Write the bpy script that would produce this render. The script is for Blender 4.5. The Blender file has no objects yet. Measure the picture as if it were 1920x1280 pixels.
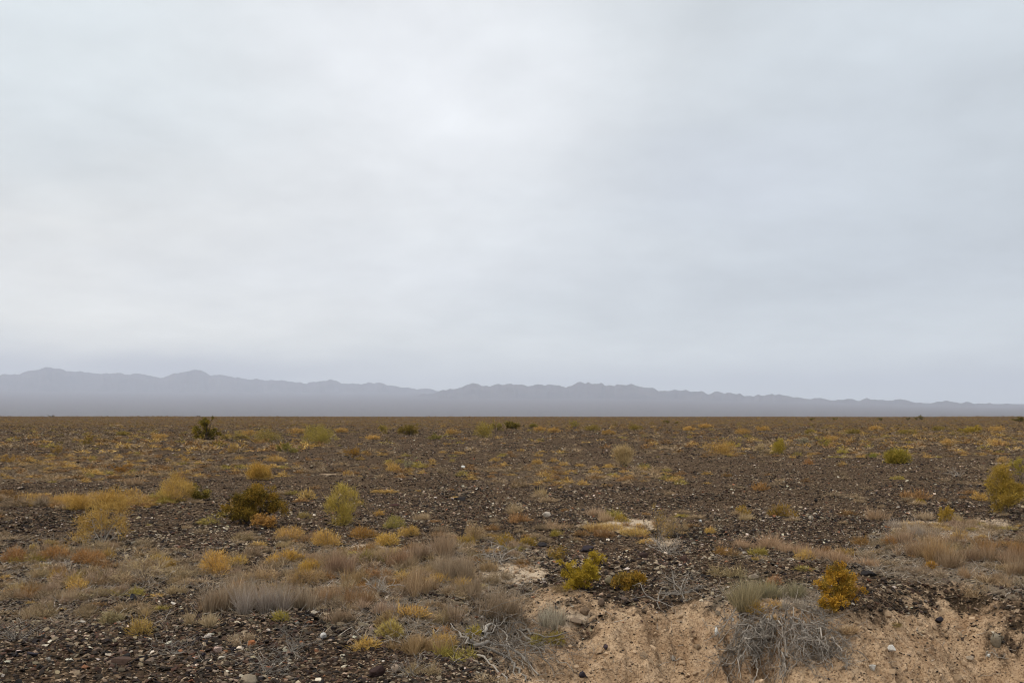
import bpy, bmesh, math
import numpy as np

# ------------------------------------------------------------------ basics
rng = np.random.default_rng(7)
scene = bpy.context.scene
COL = scene.collection
F = 32.0 / 36.0 * 1920.0          # focal length in pixels of the photo
CAMH = 1.70
HORIZ = 776.0                     # row of the eye level in the photo


def srgb(r, g, b):
    c = np.array([r, g, b], float) / 255.0
    return np.where(c <= 0.04045, c / 12.92, ((c + 0.055) / 1.055) ** 2.4)


def link(o, parent=None):
    COL.objects.link(o)
    if parent is not None:
        o.parent = parent
    return o


def tag(o, label=None, cat=None, group=None, kind=None):
    if label: o['label'] = label
    if cat: o['category'] = cat
    if group: o['group'] = group
    if kind: o['kind'] = kind
    return o


def empty(name, loc, rz=0.0):
    o = bpy.data.objects.new(name, None)
    o.empty_display_size = 0.1
    o.location = loc
    o.rotation_euler = (0, 0, rz)
    return link(o)


def make_mesh(name, V, T, C=None, mats=(), smooth=False, attr='col'):
    """V (n,3), T (m,k) k = 3 or 4, C (n,3|4) point colours"""
    V = np.ascontiguousarray(V, np.float32)
    T = np.ascontiguousarray(T, np.int32)
    me = bpy.data.meshes.new(name)
    k = T.shape[1]
    me.vertices.add(len(V)); me.vertices.foreach_set('co', V.ravel())
    me.loops.add(T.size); me.loops.foreach_set('vertex_index', T.ravel())
    me.polygons.add(len(T))
    me.polygons.foreach_set('loop_start', np.arange(0, T.size, k, dtype=np.int32))
    if smooth:
        me.polygons.foreach_set('use_smooth', np.ones(len(T), bool))
    else:
        me.polygons.foreach_set('use_smooth', np.zeros(len(T), bool))
    me.update(calc_edges=True)
    if C is not None:
        if C.shape[1] == 3:
            C = np.concatenate([C, np.ones((len(C), 1))], 1)
        a = me.attributes.new(attr, 'FLOAT_COLOR', 'POINT')
        a.data.foreach_set('color', np.ascontiguousarray(C, np.float32).ravel())
    for m in mats:
        me.materials.append(m)
    return me


class MB:
    def __init__(s):
        s.V, s.T, s.C, s.n = [], [], [], 0

    def add(s, V, T, C):
        V = np.asarray(V); T = np.asarray(T); C = np.asarray(C)
        s.V.append(V); s.T.append(T + s.n); s.C.append(C); s.n += len(V)

    def arrays(s):
        return np.concatenate(s.V), np.concatenate(s.T), np.concatenate(s.C)

    def mesh(s, name, mats, smooth=False):
        V, T, C = s.arrays()
        return make_mesh(name, V, T, C, mats, smooth)


def nrm(v):
    return v / np.maximum(np.linalg.norm(v, axis=-1, keepdims=True), 1e-9)


# ------------------------------------------------------------------ noise
def _hash(ix, iy, seed):
    h = (ix.astype(np.int64) * 374761393 + iy.astype(np.int64) * 668265263 + seed * 974634777) & 0xFFFFFFFF
    h = ((h ^ (h >> 13)) * 1274126177) & 0xFFFFFFFF
    h = h ^ (h >> 16)
    return (h & 0xFFFFFF) / float(0xFFFFFF)


def vnoise(x, y, seed=0):
    x = np.asarray(x, float); y = np.asarray(y, float)
    ix = np.floor(x); iy = np.floor(y)
    fx = x - ix; fy = y - iy
    ux = fx * fx * fx * (fx * (fx * 6 - 15) + 10); uy = fy * fy * fy * (fy * (fy * 6 - 15) + 10)
    a = _hash(ix, iy, seed); b = _hash(ix + 1, iy, seed)
    c = _hash(ix, iy + 1, seed); d = _hash(ix + 1, iy + 1, seed)
    return (a * (1 - ux) + b * ux) * (1 - uy) + (c * (1 - ux) + d * ux) * uy * 1.0


def fbm(x, y, seed=0, octv=4, gain=0.5):
    s = 0.0; a = 1.0; t = 0.0
    for i in range(octv):
        s = s + a * (vnoise(x, y, seed + i * 17) * 2 - 1); t += a
        x = x * 2.03 + 11.3; y = y * 2.03 - 7.7; a *= gain
    return s / t


def sstep(a, b, x):
    t = np.clip((x - a) / (b - a), 0, 1)
    return t * t * (3 - 2 * t)


# ------------------------------------------------------------------ terrain
def plan(px, py, z=0.0):
    d = (CAMH - z) * F / (py - HORIZ)
    return ((px - 960.0) / F * d, d)


LIP_PX = [(905, 1330), (870, 1280), (770, 1235), (716, 1185), (790, 1125), (925, 1088), (1060, 1098), (1160, 1112),
          (1290, 1104), (1400, 1120), (1560, 1136), (1690, 1092), (1800, 1082), (1920, 1108), (2080, 1125), (2500, 1140)]
LIP = np.array([plan(*p) for p in LIP_PX])
LIP = np.concatenate([[[LIP[0, 0] - 0.1, 1.0]], LIP, [[14.0, 7.5]]])


def lip_dist(x, y):
    """signed distance to the bank's lip, positive inside the wash"""
    x = np.asarray(x, float); y = np.asarray(y, float)
    best = np.full(x.shape, 1e9)
    for i in range(len(LIP) - 1):
        a = LIP[i]; b = LIP[i + 1]; e = b - a
        L2 = e @ e
        t = np.clip(((x - a[0]) * e[0] + (y - a[1]) * e[1]) / L2, 0, 1)
        dx = x - (a[0] + t * e[0]); dy = y - (a[1] + t * e[1])
        best = np.minimum(best, dx * dx + dy * dy)
    inside = np.zeros(x.shape, bool)
    P = np.concatenate([LIP, [[14.0, -30.0]], [[LIP[0, 0], -30.0]]])
    j = len(P) - 1
    for i in range(len(P)):
        xi, yi = P[i]; xj, yj = P[j]
        c = ((yi > y) != (yj > y)) & (x < (xj - xi) * (y - yi) / (yj - yi + 1e-12) + xi)
        inside ^= c
        j = i
    return np.where(inside, 1, -1) * np.sqrt(best)


PITS = []          # (x, y, radius, depth) filled below
TRENCH = []        # polylines with width, depth


def H(x, y):
    x = np.asarray(x, float); y = np.asarray(y, float)
    shp = x.shape
    x = x.ravel(); y = y.ravel()
    r = np.sqrt(x * x + y * y)
    z = np.zeros_like(x)
    # the broad plain, its far edge and the alluvial fan beyond
    z += -0.0040 * np.clip(r - 640, 0, 2000) - 0.0030 * np.clip(r - 2640, 0, 5500)
    z += 330.0 * np.clip((r - 8200) / 10000.0, 0, 1.7) ** 1.15 * (1 - 0.55 * sstep(0.05, 0.55, x / np.maximum(y, 1.0)))
    z += 0.40 * fbm(x / 170.0, y / 170.0, 15, 3) * sstep(250, 600, r) * sstep(2500, 900, r)
    m = sstep(30, 200, r)
    z += m * 0.22 * fbm(x / 90.0, y / 90.0, 5, 3) * sstep(2500, 300, r)
    # near undulation
    near = sstep(120, 30, r)
    z += near * (0.05 * fbm(x / 2.6, y / 2.6, 11, 4) + 0.014 * fbm(x * 2.2, y * 2.2, 23, 3))
    # low swell at the right
    z += 0.16 * np.exp(-(((x - 6.8) / 2.2) ** 2 + ((y - 11.3) / 1.5) ** 2))
    z += 0.10 * np.exp(-(((x + 1.2) / 1.1) ** 2 + ((y - 10.3) / 0.9) ** 2))
    q = (r < 26)
    if q.any():
        xx = x[q]; yy = y[q]
        s = lip_dist(xx, yy) + 0.20 * fbm(xx * 1.9, yy * 1.9, 31, 4)
        k = 0.42 + 0.50 * sstep(0.2, 1.6, xx)
        dep = k * (np.sqrt(np.maximum(s, 0) ** 2 + 0.06) - 0.245)
        dep = np.minimum(dep, 1.25 + 0.0 * dep) * (s > 0)
        dep *= sstep(2.2, 4.6, yy)
        on = sstep(0.0, 0.5, s)
        rill = fbm(xx * 4.2, yy * 1.6, 41, 4)
        lump = fbm(xx * 6.5, yy * 6.5, 43, 3)
        zz = -dep + on * (0.085 * rill + 0.045 * lump + 0.026 * fbm(xx * 17, yy * 17, 47, 3) - 0.03 * sstep(.25, .6, fbm(xx * 11, yy * 11, 53, 2)))
        for (cx, cy, rad, dp) in PITS:
            zz -= dp * np.exp(-(((xx - cx) ** 2 + (yy - cy) ** 2) / rad ** 2) ** 1.5)
        for (pts, w, dp) in TRENCH:
            best = np.full(xx.shape, 1e9)
            for i in range(len(pts) - 1):
                a = pts[i]; e = pts[i + 1] - a
                t = np.clip(((xx - a[0]) * e[0] + (yy - a[1]) * e[1]) / (e @ e), 0, 1)
                best = np.minimum(best, (xx - a[0] - t * e[0]) ** 2 + (yy - a[1] - t * e[1]) ** 2)
            zz -= dp * np.exp(-best / (w * w))
        z[q] += zz
    return z.reshape(shp)


_D = np.concatenate([np.geomspace(4.5, 40, 1100), np.geomspace(40.2, 900, 500)])


def ground_at(px, py):
    """walk the ray of a photo pixel down to the terrain: a real place on the ground"""
    X = (px - 960.0) / F * _D
    Z = CAMH + (HORIZ - py) / F * _D
    h = H(X, _D)
    i = np.nonzero(Z < h)[0]
    i = i[0] if len(i) else len(_D) - 1
    if i > 0:
        a = Z[i - 1] - h[i - 1]; b = h[i] - Z[i]
        t = a / (a + b + 1e-12)
    else:
        t = 0; i = 1
    d = _D[i - 1] + t * (_D[i] - _D[i - 1])
    x = (px - 960.0) / F * d
    return np.array([x, d, float(H(np.array([x]), np.array([d]))[0])])


_new_pits = [ground_at(1432, 1246)[:2].tolist() + [0.10, 0.26], ground_at(1402, 1256)[:2].tolist() + [0.07, 0.20],
             ground_at(972, 1168)[:2].tolist() + [0.20, 0.20], ground_at(930, 1185)[:2].tolist() + [0.13, 0.12],
             ground_at(712, 1098)[:2].tolist() + [0.16, 0.12], ground_at(818, 1160)[:2].tolist() + [0.10, 0.08]]
_tr = np.array([ground_at(*p)[:2] for p in [(1366, 1165), (1370, 1200), (1368, 1235), (1382, 1262), (1390, 1300)]])
_pr = np.random.default_rng(77)
for _ in range(46):
    _g = ground_at(_pr.uniform(1060, 1915), _pr.uniform(1150, 1290))
    _new_pits.append([_g[0], _g[1], _pr.uniform(.03, .10), _pr.uniform(.02, .07)])
PITS.extend(_new_pits)
TRENCH.append((_tr, 0.05, 0.16))

SOIL_PX = [  # pale clay or sand patches on the plain: px, py, half width, half height, strength
    (690, 1034, 38, 13, 1.0), (1185, 985, 66, 12, .85), (1245, 1015, 40, 10, .6), (1110, 985, 40, 6, .55),
    (960, 1075, 75, 20, .8), (900, 1090, 50, 22, .6), (1730, 990, 70, 16, .7), (1850, 985, 60, 14, .6), (1790, 1004, 70, 12, .6),
    (640, 828.6, 100, .6, .62), (735, 829.6, 45, .5, .7), (365, 866.5, 42, 1.1, 1.0), (185, 868, 16, .9, .9),
    (1500, 869.5, 45, .9, .8), (1590, 870, 60, .7, .55), (620, 889, 24, 1.4, 1.0), (1010, 868, 10, .8, .6),
    (218, 796, 20, .8, 1.0), (20, 790.6, 20, .5, .8), (115, 794.6, 14, .5, .8), (142, 787, 12, .4, .7), (480, 796, 15, .8, .8),
    (495, 788.6, 14, .4, .8), (570, 788.8, 30, .4, .9), (630, 788.8, 26, .4, .9), (660, 788.4, 14, .4, .8), (300, 783.5, 20, .3, .7),
    (440, 786, 12, .4, .7), (1110, 785, 14, .4, .6), (870, 789, 10, .4, .6), (1885, 868, 30, 1.2, .9), (1450, 784, 22, .3, .5),
    (1640, 835, 20, .9, .5), (1230, 865, 26, .9, .4), (960, 905, 30, 1.5, .3), (1060, 1160, 60, 16, .6),
    (600, 1060, 40, 12, .45), (640, 1100, 35, 16, .5), (510, 1035, 30, 8, .4), (470, 1165, 24, 6, .35)]
SPILL_PX = [(1730, 1125, 100, 26, .9), (1885, 1195, 50, 60, .7), (1150, 1138, 120, 26, .75), (1070, 1175, 60, 45, .6), (1850, 1125, 90, 30, .8),
            (1650, 1150, 50, 24, .6), (1800, 1180, 70, 20, .4), (1310, 1135, 60, 22, .5), (1210, 1190, 60, 16, .3), (1700, 1240, 60, 14, .3)]
LITTER_PX = [(190, 1075, 210, 50, .8), (110, 1040, 150, 30, .6), (60, 1150, 120, 36, .5), (640, 1090, 130, 60, .8), (820, 1110, 190, 70, 1.0),
             (760, 1170, 130, 40, .9), (940, 1180, 110, 45, .9), (480, 1120, 120, 36, .8), (1770, 1040, 170, 50, .9), (1890, 1085, 70, 40, .9),
             (1520, 1045, 160, 10, .4), (1440, 1125, 130, 30, .9), (1500, 1180, 130, 60, .5), (470, 1230, 90, 22, .35), (270, 1160, 90, 14, .4),
             (950, 1050, 80, 24, .5), (120, 890, 160, 16, .4), (1060, 893, 160, 22, .35), (1280, 1095, 60, 12, .4)]


def px_of(x, y, z):
    return 960 + x / y * F, HORIZ - (z - CAMH) / y * F


def ell_mask(x, y, z, items):
    m = np.zeros_like(x)
    f = y > 2
    px = np.where(f, 960 + x / np.maximum(y, .1) * F, -9e9)
    py = np.where(f, HORIZ - (z - CAMH) / np.maximum(y, .1) * F, 9e9)
    nz = 1 + 0.5 * fbm(x * 1.3, y * 1.3, 77, 3)
    for (cx, cy, a, b, s) in items:
        q = ((px - cx) / a) ** 2 + ((py - cy) / b) ** 2
        m = np.maximum(m, s * sstep(1.7, 0.35, q * nz))
    return m


def masks(x, y, z=None):
    if z is None:
        z = H(x, y)
    r = np.hypot(x, y)
    soil = ell_mask(x, y, z, SOIL_PX) * (1 - .38 * sstep(18, 28, r)) * (1 - .25 * sstep(28, 90, r) * (fbm(x * .8, y * .25, 401, 3) > 0))
    s = np.full(x.shape, -1.0)
    q = r < 30
    s[q] = lip_dist(x[q], y[q]) + 0.22 * fbm(x[q] * 1.9, y[q] * 1.9, 61, 4)
    bank = sstep(-0.16, 0.36, s) * (0.35 + 0.65 * sstep(-0.5, 0.9, x))
    stony = sstep(4.0, 5.2, x) * 0.42        # the right end of the bank is stonier
    bank = bank * (1 - stony)
    soil = np.maximum(soil, bank)
    soil = soil * (1 - 0.8 * ell_mask(x, y, z, SPILL_PX) * (0.55 + 0.6 * sstep(-.25, .25, fbm(x * 4, y * 4, 67, 3))))
    lit = ell_mask(x, y, z, LITTER_PX)
    return soil, lit, s


# ------------------------------------------------------------------ materials
def new_mat(name):
    m = bpy.data.materials.new(name)
    m.use_nodes = True
    nt = m.node_tree
    return m, nt, nt.nodes['Principled BSDF']


def N(nt, typ, **kw):
    n = nt.nodes.new(typ)
    for k, v in kw.items():
        if k in n.bl_rna.properties.keys():
            setattr(n, k, v)
        else:
            n.inputs[k].default_value = v
    return n


def mixc(nt, fac, a, b, blend='MIX'):
    n = nt.nodes.new('ShaderNodeMix'); n.data_type = 'RGBA'; n.blend_type = blend
    for sock, v in ((n.inputs[0], fac), (n.inputs[6], a), (n.inputs[7], b)):
        if isinstance(v, bpy.types.NodeSocket):
            nt.links.new(v, sock)
        elif isinstance(v, (int, float)):
            sock.default_value = v
        else:
            sock.default_value = (*v, 1) if len(v) == 3 else v
    return n.outputs[2]


def math_(nt, op, a, b=None, c=None, clamp=False):
    n = nt.nodes.new('ShaderNodeMath'); n.operation = op; n.use_clamp = clamp
    for i, v in enumerate((a, b, c)):
        if v is None: continue
        if isinstance(v, bpy.types.NodeSocket): nt.links.new(v, n.inputs[i])
        else: n.inputs[i].default_value = v
    return n.outputs[0]


def ramp(nt, fac, stops, interp='LINEAR'):
    n = nt.nodes.new('ShaderNodeValToRGB')
    cr = n.color_ramp; cr.interpolation = interp
    while len(cr.elements) < len(stops): cr.elements.new(0.5)
    for e, (p, c) in zip(cr.elements, stops):
        e.position = p; e.color = (*c, 1)
    nt.links.new(fac, n.inputs[0])
    return n.outputs[0]


STONE_COLS = np.array([(0.034, 0.027, 0.023), (0.052, 0.041, 0.033), (0.026, 0.023, 0.024), (0.078, 0.050, 0.038),
                       (0.105, 0.083, 0.064), (0.115, 0.070, 0.048), (0.17, 0.135, 0.10), (0.25, 0.20, 0.145),
                       (0.36, 0.295, 0.215), (0.58, 0.53, 0.45), (0.27, 0.125, 0.07)])
STONE_P = np.array([.17, .16, .10, .11, .13, .07, .085, .07, .055, .030, .012]); STONE_P /= STONE_P.sum()


def ground_material():
    m, nt, bs = new_mat('desert_ground')
    L = nt.links.new
    geo = N(nt, 'ShaderNodeNewGeometry')
    pos = geo.outputs['Position']
    att = N(nt, 'ShaderNodeAttribute', attribute_name='mask')
    sep = N(nt, 'ShaderNodeSeparateColor'); L(att.outputs['Color'], sep.inputs[0])
    soil, lit, fan = sep.outputs[0], sep.outputs[1], sep.outputs[2]
    # pebbles
    v1 = N(nt, 'ShaderNodeTexVoronoi', **{'Scale': 30.0}); L(pos, v1.inputs['Vector'])
    v2 = N(nt, 'ShaderNodeTexVoronoi', **{'Scale': 75.0}); L(pos, v2.inputs['Vector'])
    s1 = N(nt, 'ShaderNodeSeparateColor'); L(v1.outputs['Color'], s1.inputs[0])
    s2 = N(nt, 'ShaderNodeSeparateColor'); L(v2.outputs['Color'], s2.inputs[0])
    stops = [(0.0, (0.034, 0.027, 0.023)), (0.30, (0.055, 0.043, 0.034)), (0.54, (0.090, 0.070, 0.053)),
             (0.72, (0.14, 0.108, 0.080)), (0.86, (0.24, 0.19, 0.14)), (0.95, (0.50, 0.43, 0.34))]
    c1 = ramp(nt, s1.outputs[0], stops, 'CONSTANT')
    c2 = ramp(nt, s2.outputs[0], stops, 'CONSTANT')
    pick = math_(nt, 'GREATER_THAN', s1.outputs[1], 0.45)
    grav = mixc(nt, 1.0, mixc(nt, pick, c1, c2), (.86, .74, .64), 'MULTIPLY')  # warmer base gravel, darkened to stand in for shade between the stones
    n1 = N(nt, 'ShaderNodeTexNoise', **{'Scale': 0.35, 'Detail': 6.0, 'Roughness': 0.65}); L(pos, n1.inputs['Vector'])
    n2 = N(nt, 'ShaderNodeTexNoise', **{'Scale': 9.0, 'Detail': 5.0, 'Roughness': 0.7}); L(pos, n2.inputs['Vector'])
    n3 = N(nt, 'ShaderNodeTexNoise', **{'Scale': 60.0, 'Detail': 4.0, 'Roughness': 0.7}); L(pos, n3.inputs['Vector'])
    n4 = N(nt, 'ShaderNodeTexNoise', **{'Scale': 0.012, 'Detail': 5.0, 'Roughness': 0.6}); L(pos, n4.inputs['Vector'])
    br = math_(nt, 'MULTIPLY', math_(nt, 'SUBTRACT', n1.outputs[0], 0.42, clamp=True), 2.2, clamp=True)
    grav = mixc(nt, math_(nt, 'MULTIPLY', br, 0.42), grav, (0.150, 0.108, 0.066))
    sand_f = ramp(nt, n2.outputs[0], [(0.30, (0.34, 0.228, 0.138)), (0.50, (0.485, 0.345, 0.218)), (0.68, (0.585, 0.437, 0.295))])
    n5 = N(nt, 'ShaderNodeTexNoise', **{'Scale': 2.1, 'Detail': 6.0, 'Roughness': 0.68}); L(pos, n5.inputs['Vector'])
    damp = ramp(nt, n5.outputs[0], [(0.36, (0.62, 0.56, 0.52)), (0.56, (1.02, 1.0, 0.98))])
    sand_f = mixc(nt, 1.0, sand_f, damp, 'MULTIPLY')
    spk = ramp(nt, n3.outputs[0], [(0.38, (0.42, 0.38, 0.36)), (0.48, (1, 1, 1))])
    sand_f = mixc(nt, 1.0, sand_f, spk, 'MULTIPLY')
    pa = N(nt, 'ShaderNodeAttribute', attribute_name='pale')
    sand_f = mixc(nt, math_(nt, 'MULTIPLY', pa.outputs['Fac'], .7), sand_f, (0.56, 0.475, 0.365))
    lit_c = mixc(nt, n3.outputs[0], (0.10, 0.077, 0.055), (0.31, 0.25, 0.185))
    # ragged borders between the soils
    rag = math_(nt, 'MULTIPLY', math_(nt, 'SUBTRACT', n2.outputs[0], 0.5), 1.5)
    ls = math_(nt, 'ADD', lit, rag)
    ls = math_(nt, 'MULTIPLY', math_(nt, 'SUBTRACT', ls, 0.30), 2.2, clamp=True)
    col = mixc(nt, math_(nt, 'MULTIPLY', ls, 0.8), grav, lit_c)
    ss = math_(nt, 'ADD', soil, math_(nt, 'MULTIPLY', rag, 0.9))
    ss = math_(nt, 'MULTIPLY', math_(nt, 'SUBTRACT', ss, 0.34), 3.0, clamp=True)
    col = mixc(nt, ss, col, sand_f)
    farc = ramp(nt, n4.outputs[0], [(0.35, (0.085, 0.078, 0.078)), (0.65, (0.145, 0.126, 0.118))])
    fb = math_(nt, 'MULTIPLY', att.outputs['Alpha'], math_(nt, 'ADD', 0.5, br), clamp=True)
    col = mixc(nt, math_(nt, 'MULTIPLY', fb, math_(nt, 'SUBTRACT', 1.0, ss)), col, (0.112, 0.072, 0.038))
    col = mixc(nt, fan, col, farc)
    L(col, bs.inputs['Base Color'])
    bs.inputs['Roughness'].default_value = 0.85
    bs.inputs['Specular IOR Level'].default_value = 0.0
    hgt = math_(nt, 'ADD', math_(nt, 'MULTIPLY', v1.outputs['Distance'], -0.9), math_(nt, 'MULTIPLY', n3.outputs[0], 0.8))
    hgt = math_(nt, 'ADD', hgt, math_(nt, 'MULTIPLY', n2.outputs[0], 2.2))
    bp = N(nt, 'ShaderNodeBump', **{'Strength': 0.9, 'Distance': 0.022})
    L(hgt, bp.inputs['Height']); L(bp.outputs[0], bs.inputs['Normal'])
    return m


def attr_mat(name, rough=0.8, trans=0.0, noise=0.0, nscale=30.0, spec=0.25, bump=0.0):
    m, nt, bs = new_mat(name)
    L = nt.links.new
    a = N(nt, 'ShaderNodeAttribute', attribute_name='col')
    oi = N(nt, 'ShaderNodeObjectInfo')
    c = mixc(nt, 1.0, a.outputs['Color'], oi.outputs['Color'], 'MULTIPLY')
    if noise or bump:
        tc = N(nt, 'ShaderNodeNewGeometry')
        n = N(nt, 'ShaderNodeTexNoise', **{'Scale': nscale, 'Detail': 5.0, 'Roughness': 0.65}); L(tc.outputs['Position'], n.inputs['Vector'])
        if noise:
            r = ramp(nt, n.outputs[0], [(0.3, (1 - noise,) * 3), (0.7, (1 + 0.0,) * 3)])
            c = mixc(nt, 1.0, c, r, 'MULTIPLY')
        if bump:
            b = N(nt, 'ShaderNodeBump', **{'Strength': bump, 'Distance': 0.01})
            L(n.outputs[0], b.inputs['Height']); L(b.outputs[0], bs.inputs['Normal'])
    L(c, bs.inputs['Base Color'])
    bs.inputs['Roughness'].default_value = rough
    bs.inputs['Specular IOR Level'].default_value = spec
    if trans:
        t = N(nt, 'ShaderNodeBsdfTranslucent'); L(c, t.inputs['Color'])
        mx = N(nt, 'ShaderNodeMixShader', **{'Fac': trans})
        L(bs.outputs[0], mx.inputs[1]); L(t.outputs[0], mx.inputs[2])
        L(mx.outputs[0], nt.nodes['Material Output'].inputs['Surface'])
    return m


M_GROUND = ground_material()
M_STONE = attr_mat('varnished_stone', rough=0.75, noise=0.35, nscale=55.0, spec=0.06, bump=0.35)
M_LEAF = attr_mat('dry_foliage', rough=0.8, trans=0.22, spec=0.03)
M_GRASS = attr_mat('dry_grass', rough=0.8, trans=0.12, spec=0.03)
M_WOOD = attr_mat('weathered_wood', rough=0.85, spec=0.04, noise=0.4, nscale=90.0, bump=0.4)
M_CLOD = attr_mat('sandy_clod', rough=0.95, noise=0.3, nscale=45.0, spec=0.1, bump=0.5)


def mountain_material():
    m, nt, bs = new_mat('bare_rock')
    L = nt.links.new
    geo = N(nt, 'ShaderNodeNewGeometry')
    n = N(nt, 'ShaderNodeTexNoise', **{'Scale': 0.0016, 'Detail': 8.0, 'Roughness': 0.65}); L(geo.outputs['Position'], n.inputs['Vector'])
    c = ramp(nt, n.outputs[0], [(0.3, (0.050, 0.045, 0.045)), (0.7, (0.125, 0.105, 0.095))])
    L(c, bs.inputs['Base Color']); bs.inputs['Roughness'].default_value = 0.95
    bs.inputs['Specular IOR Level'].default_value = 0.1
    return m


M_ROCK = mountain_material()

# ------------------------------------------------------------------ ground mesh: one sheet to the horizon
rows = np.concatenate([[0.6, 1.2, 2.0, 2.8, 3.6, 4.2], np.geomspace(4.6, 13, 400), np.geomspace(13.1, 40, 170),
                       np.geomspace(40.6, 220, 130), np.geomspace(226, 700, 70), np.geomspace(716, 44000, 110)])
core = np.linspace(-36, 36, 760)
az = np.radians(np.concatenate([np.linspace(-180, -38, 50), core, np.linspace(38, 180, 50)[:-1]]))
R, A = np.meshgrid(rows, az, indexing='ij')
GX = R * np.sin(A); GY = R * np.cos(A)
GZ = H(GX, GY)
nr, na = R.shape
soil, lit, sd = masks(GX.ravel(), GY.ravel(), GZ.ravel())
rr = R.ravel()
fanm = sstep(1500, 6000, rr)
V = np.stack([GX.ravel(), GY.ravel(), GZ.ravel()], 1)
ii = np.arange(nr - 1)[:, None] * na; jj = np.arange(na)[None, :]
jn = (jj + 1) % na
Q = np.stack([ii + jj, ii + jn, ii + na + jn, ii + na + jj], -1).reshape(-1, 4)[:, ::-1]
# centre cap (underfoot): a vertex on the axis
V = np.concatenate([V, [[0, 0, float(H(np.zeros(1), np.zeros(1))[0])]]])
msk = np.stack([soil, lit, fanm, sstep(26, 130, rr) * 0.75 * (GY.ravel() > 0)], 1)
msk = np.concatenate([msk, [[0, 0, 0, 1]]])
cap = np.stack([np.full(na, len(V) - 1), np.arange(na), (np.arange(na) + 1) % na, (np.arange(na) + 1) % na], -1)
me = make_mesh('ground', V, Q, msk, [M_GROUND], smooth=True, attr='mask')
bm = bmesh.new(); bm.from_mesh(me); bm.verts.ensure_lookup_table()
c0 = bm.verts[len(V) - 1]
for k in range(na):
    bm.faces.new((bm.verts[(k + 1) % na], bm.verts[k], c0))
bm.to_mesh(me); bm.free(); me.update()
pale_ = np.append(ell_mask(GX.ravel(), GY.ravel(), GZ.ravel(), SOIL_PX) * sstep(34, 16, rr), 0.0)
_a = me.attributes.new('pale', 'FLOAT', 'POINT'); _a.data.foreach_set('value', pale_.astype(np.float32))
ground = link(bpy.data.objects.new('ground', me)); tag(ground, kind='structure')

# ------------------------------------------------------------------ mountains
def skyline(pts, px):
    p = np.array(pts, float)
    return np.interp(px, p[:, 0], p[:, 1])


RIGHT_SKY = [(-600, 790), (300, 786), (500, 779), (600, 772), (700, 758), (780, 742), (830, 731), (860, 726), (890, 718), (920, 721),
             (955, 718), (1000, 722), (1040, 722), (1060, 719), (1100, 716), (1120, 719), (1150, 717), (1180, 717), (1205, 723),
             (1240, 729), (1290, 732), (1340, 734), (1380, 738), (1420, 740), (1460, 739), (1490, 744), (1530, 746), (1560, 748),
             (1600, 747), (1640, 746), (1690, 749), (1740, 754), (1790, 751), (1830, 755), (1920, 757), (2150, 764), (2500, 772), (2900, 780)]
LEFT_SKY = [(-1200, 735), (-700, 716), (-300, 706), (-100, 700), (0, 700), (50, 697), (85, 688), (110, 692), (160, 698), (215, 697),
            (260, 701), (300, 708), (325, 700), (365, 693), (400, 700), (440, 707), (480, 709), (520, 711), (560, 715), (572, 718),
            (600, 712), (620, 712), (655, 718), (710, 717), (750, 724), (800, 728), (840, 732), (880, 738), (960, 748), (1100, 760), (1400, 778)]


def mountain_range(pts, r0, rc, r1, px0, px1, seed, jag):
    nc, nrw = 1500, 80
    px = np.linspace(px0, px1, nc)
    th = np.arctan((px - 960) / F)
    t = np.linspace(0, 1, nrw)
    rad = r0 + (r1 - r0) * t
    TH, RD = np.meshgrid(th, rad, indexing='ij')
    X = RD * np.sin(TH); Y = RD * np.cos(TH)
    tc = (rc - r0) / (r1 - r0)
    prof = np.where(t < tc, (t / tc) ** 2.0, np.clip(1 - (t - tc) / (1 - tc), 0, 1))[None, :]
    w = 1500.0
    n = 1 - np.abs(fbm(X / w, Y / w, seed, 5, 0.52))
    n2 = 1 - np.abs(fbm(X / 420, Y / 420, seed + 9, 4, 0.5))
    rel = prof * (0.50 + 0.36 * n + 0.16 * n2)
    ang = (HORIZ - skyline(pts, px)) / F
    rg = (1 - np.abs(fbm(px / 26.0, px * 0 + seed, seed + 3, 2))) * 1.6 + (1 - np.abs(fbm(px / 9.0, px * 0 + seed, seed + 5, 2))) * .8
    hgt = np.clip((HORIZ - skyline(pts, px)) / 40.0, 0.1, 1)
    ang = ang + ((rg - 1.9) * 2.6 * jag * hgt + fbm(px / 4.0, px * 0 + seed, seed + 7, 2) * .6) / F
    # height so that the top of every column reaches the skyline
    g = H(X, Y)
    base = (g - CAMH) / Y
    need = (ang - base.max(1) * 0)[:, None]
    zrel = rel
    mx = (zrel / Y * Y.mean(1, keepdims=True)).max(1, keepdims=True)
    sc = need * Y.mean(1, keepdims=True) / mx
    k = np.ones(3) / 3
    sc = np.convolve(np.pad(sc[:, 0], 1, mode='edge'), k, 'valid')[:, None]
    Z = np.maximum(sc, 0) * zrel - 30 * (1 - prof)
    V = np.stack([X.ravel(), Y.ravel(), Z.ravel()], 1)
    i = np.arange(nc - 1)[:, None] * nrw; j = np.arange(nrw - 1)[None, :]
    Q = np.stack([i + j, i + nrw + j, i + nrw + j + 1, i + j + 1], -1).reshape(-1, 4)
    o = link(bpy.data.objects.new('mountains', make_mesh('mountains', V, Q, None, [M_ROCK], smooth=True)))
    tag(o, kind='structure')
    return o


mountain_range(LEFT_SKY, 19500, 26500, 30500, -1100, 1400, 3, 1.3)
mountain_range(RIGHT_SKY, 14500, 19800, 23000, 300, 2850, 8, 2.0)

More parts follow.
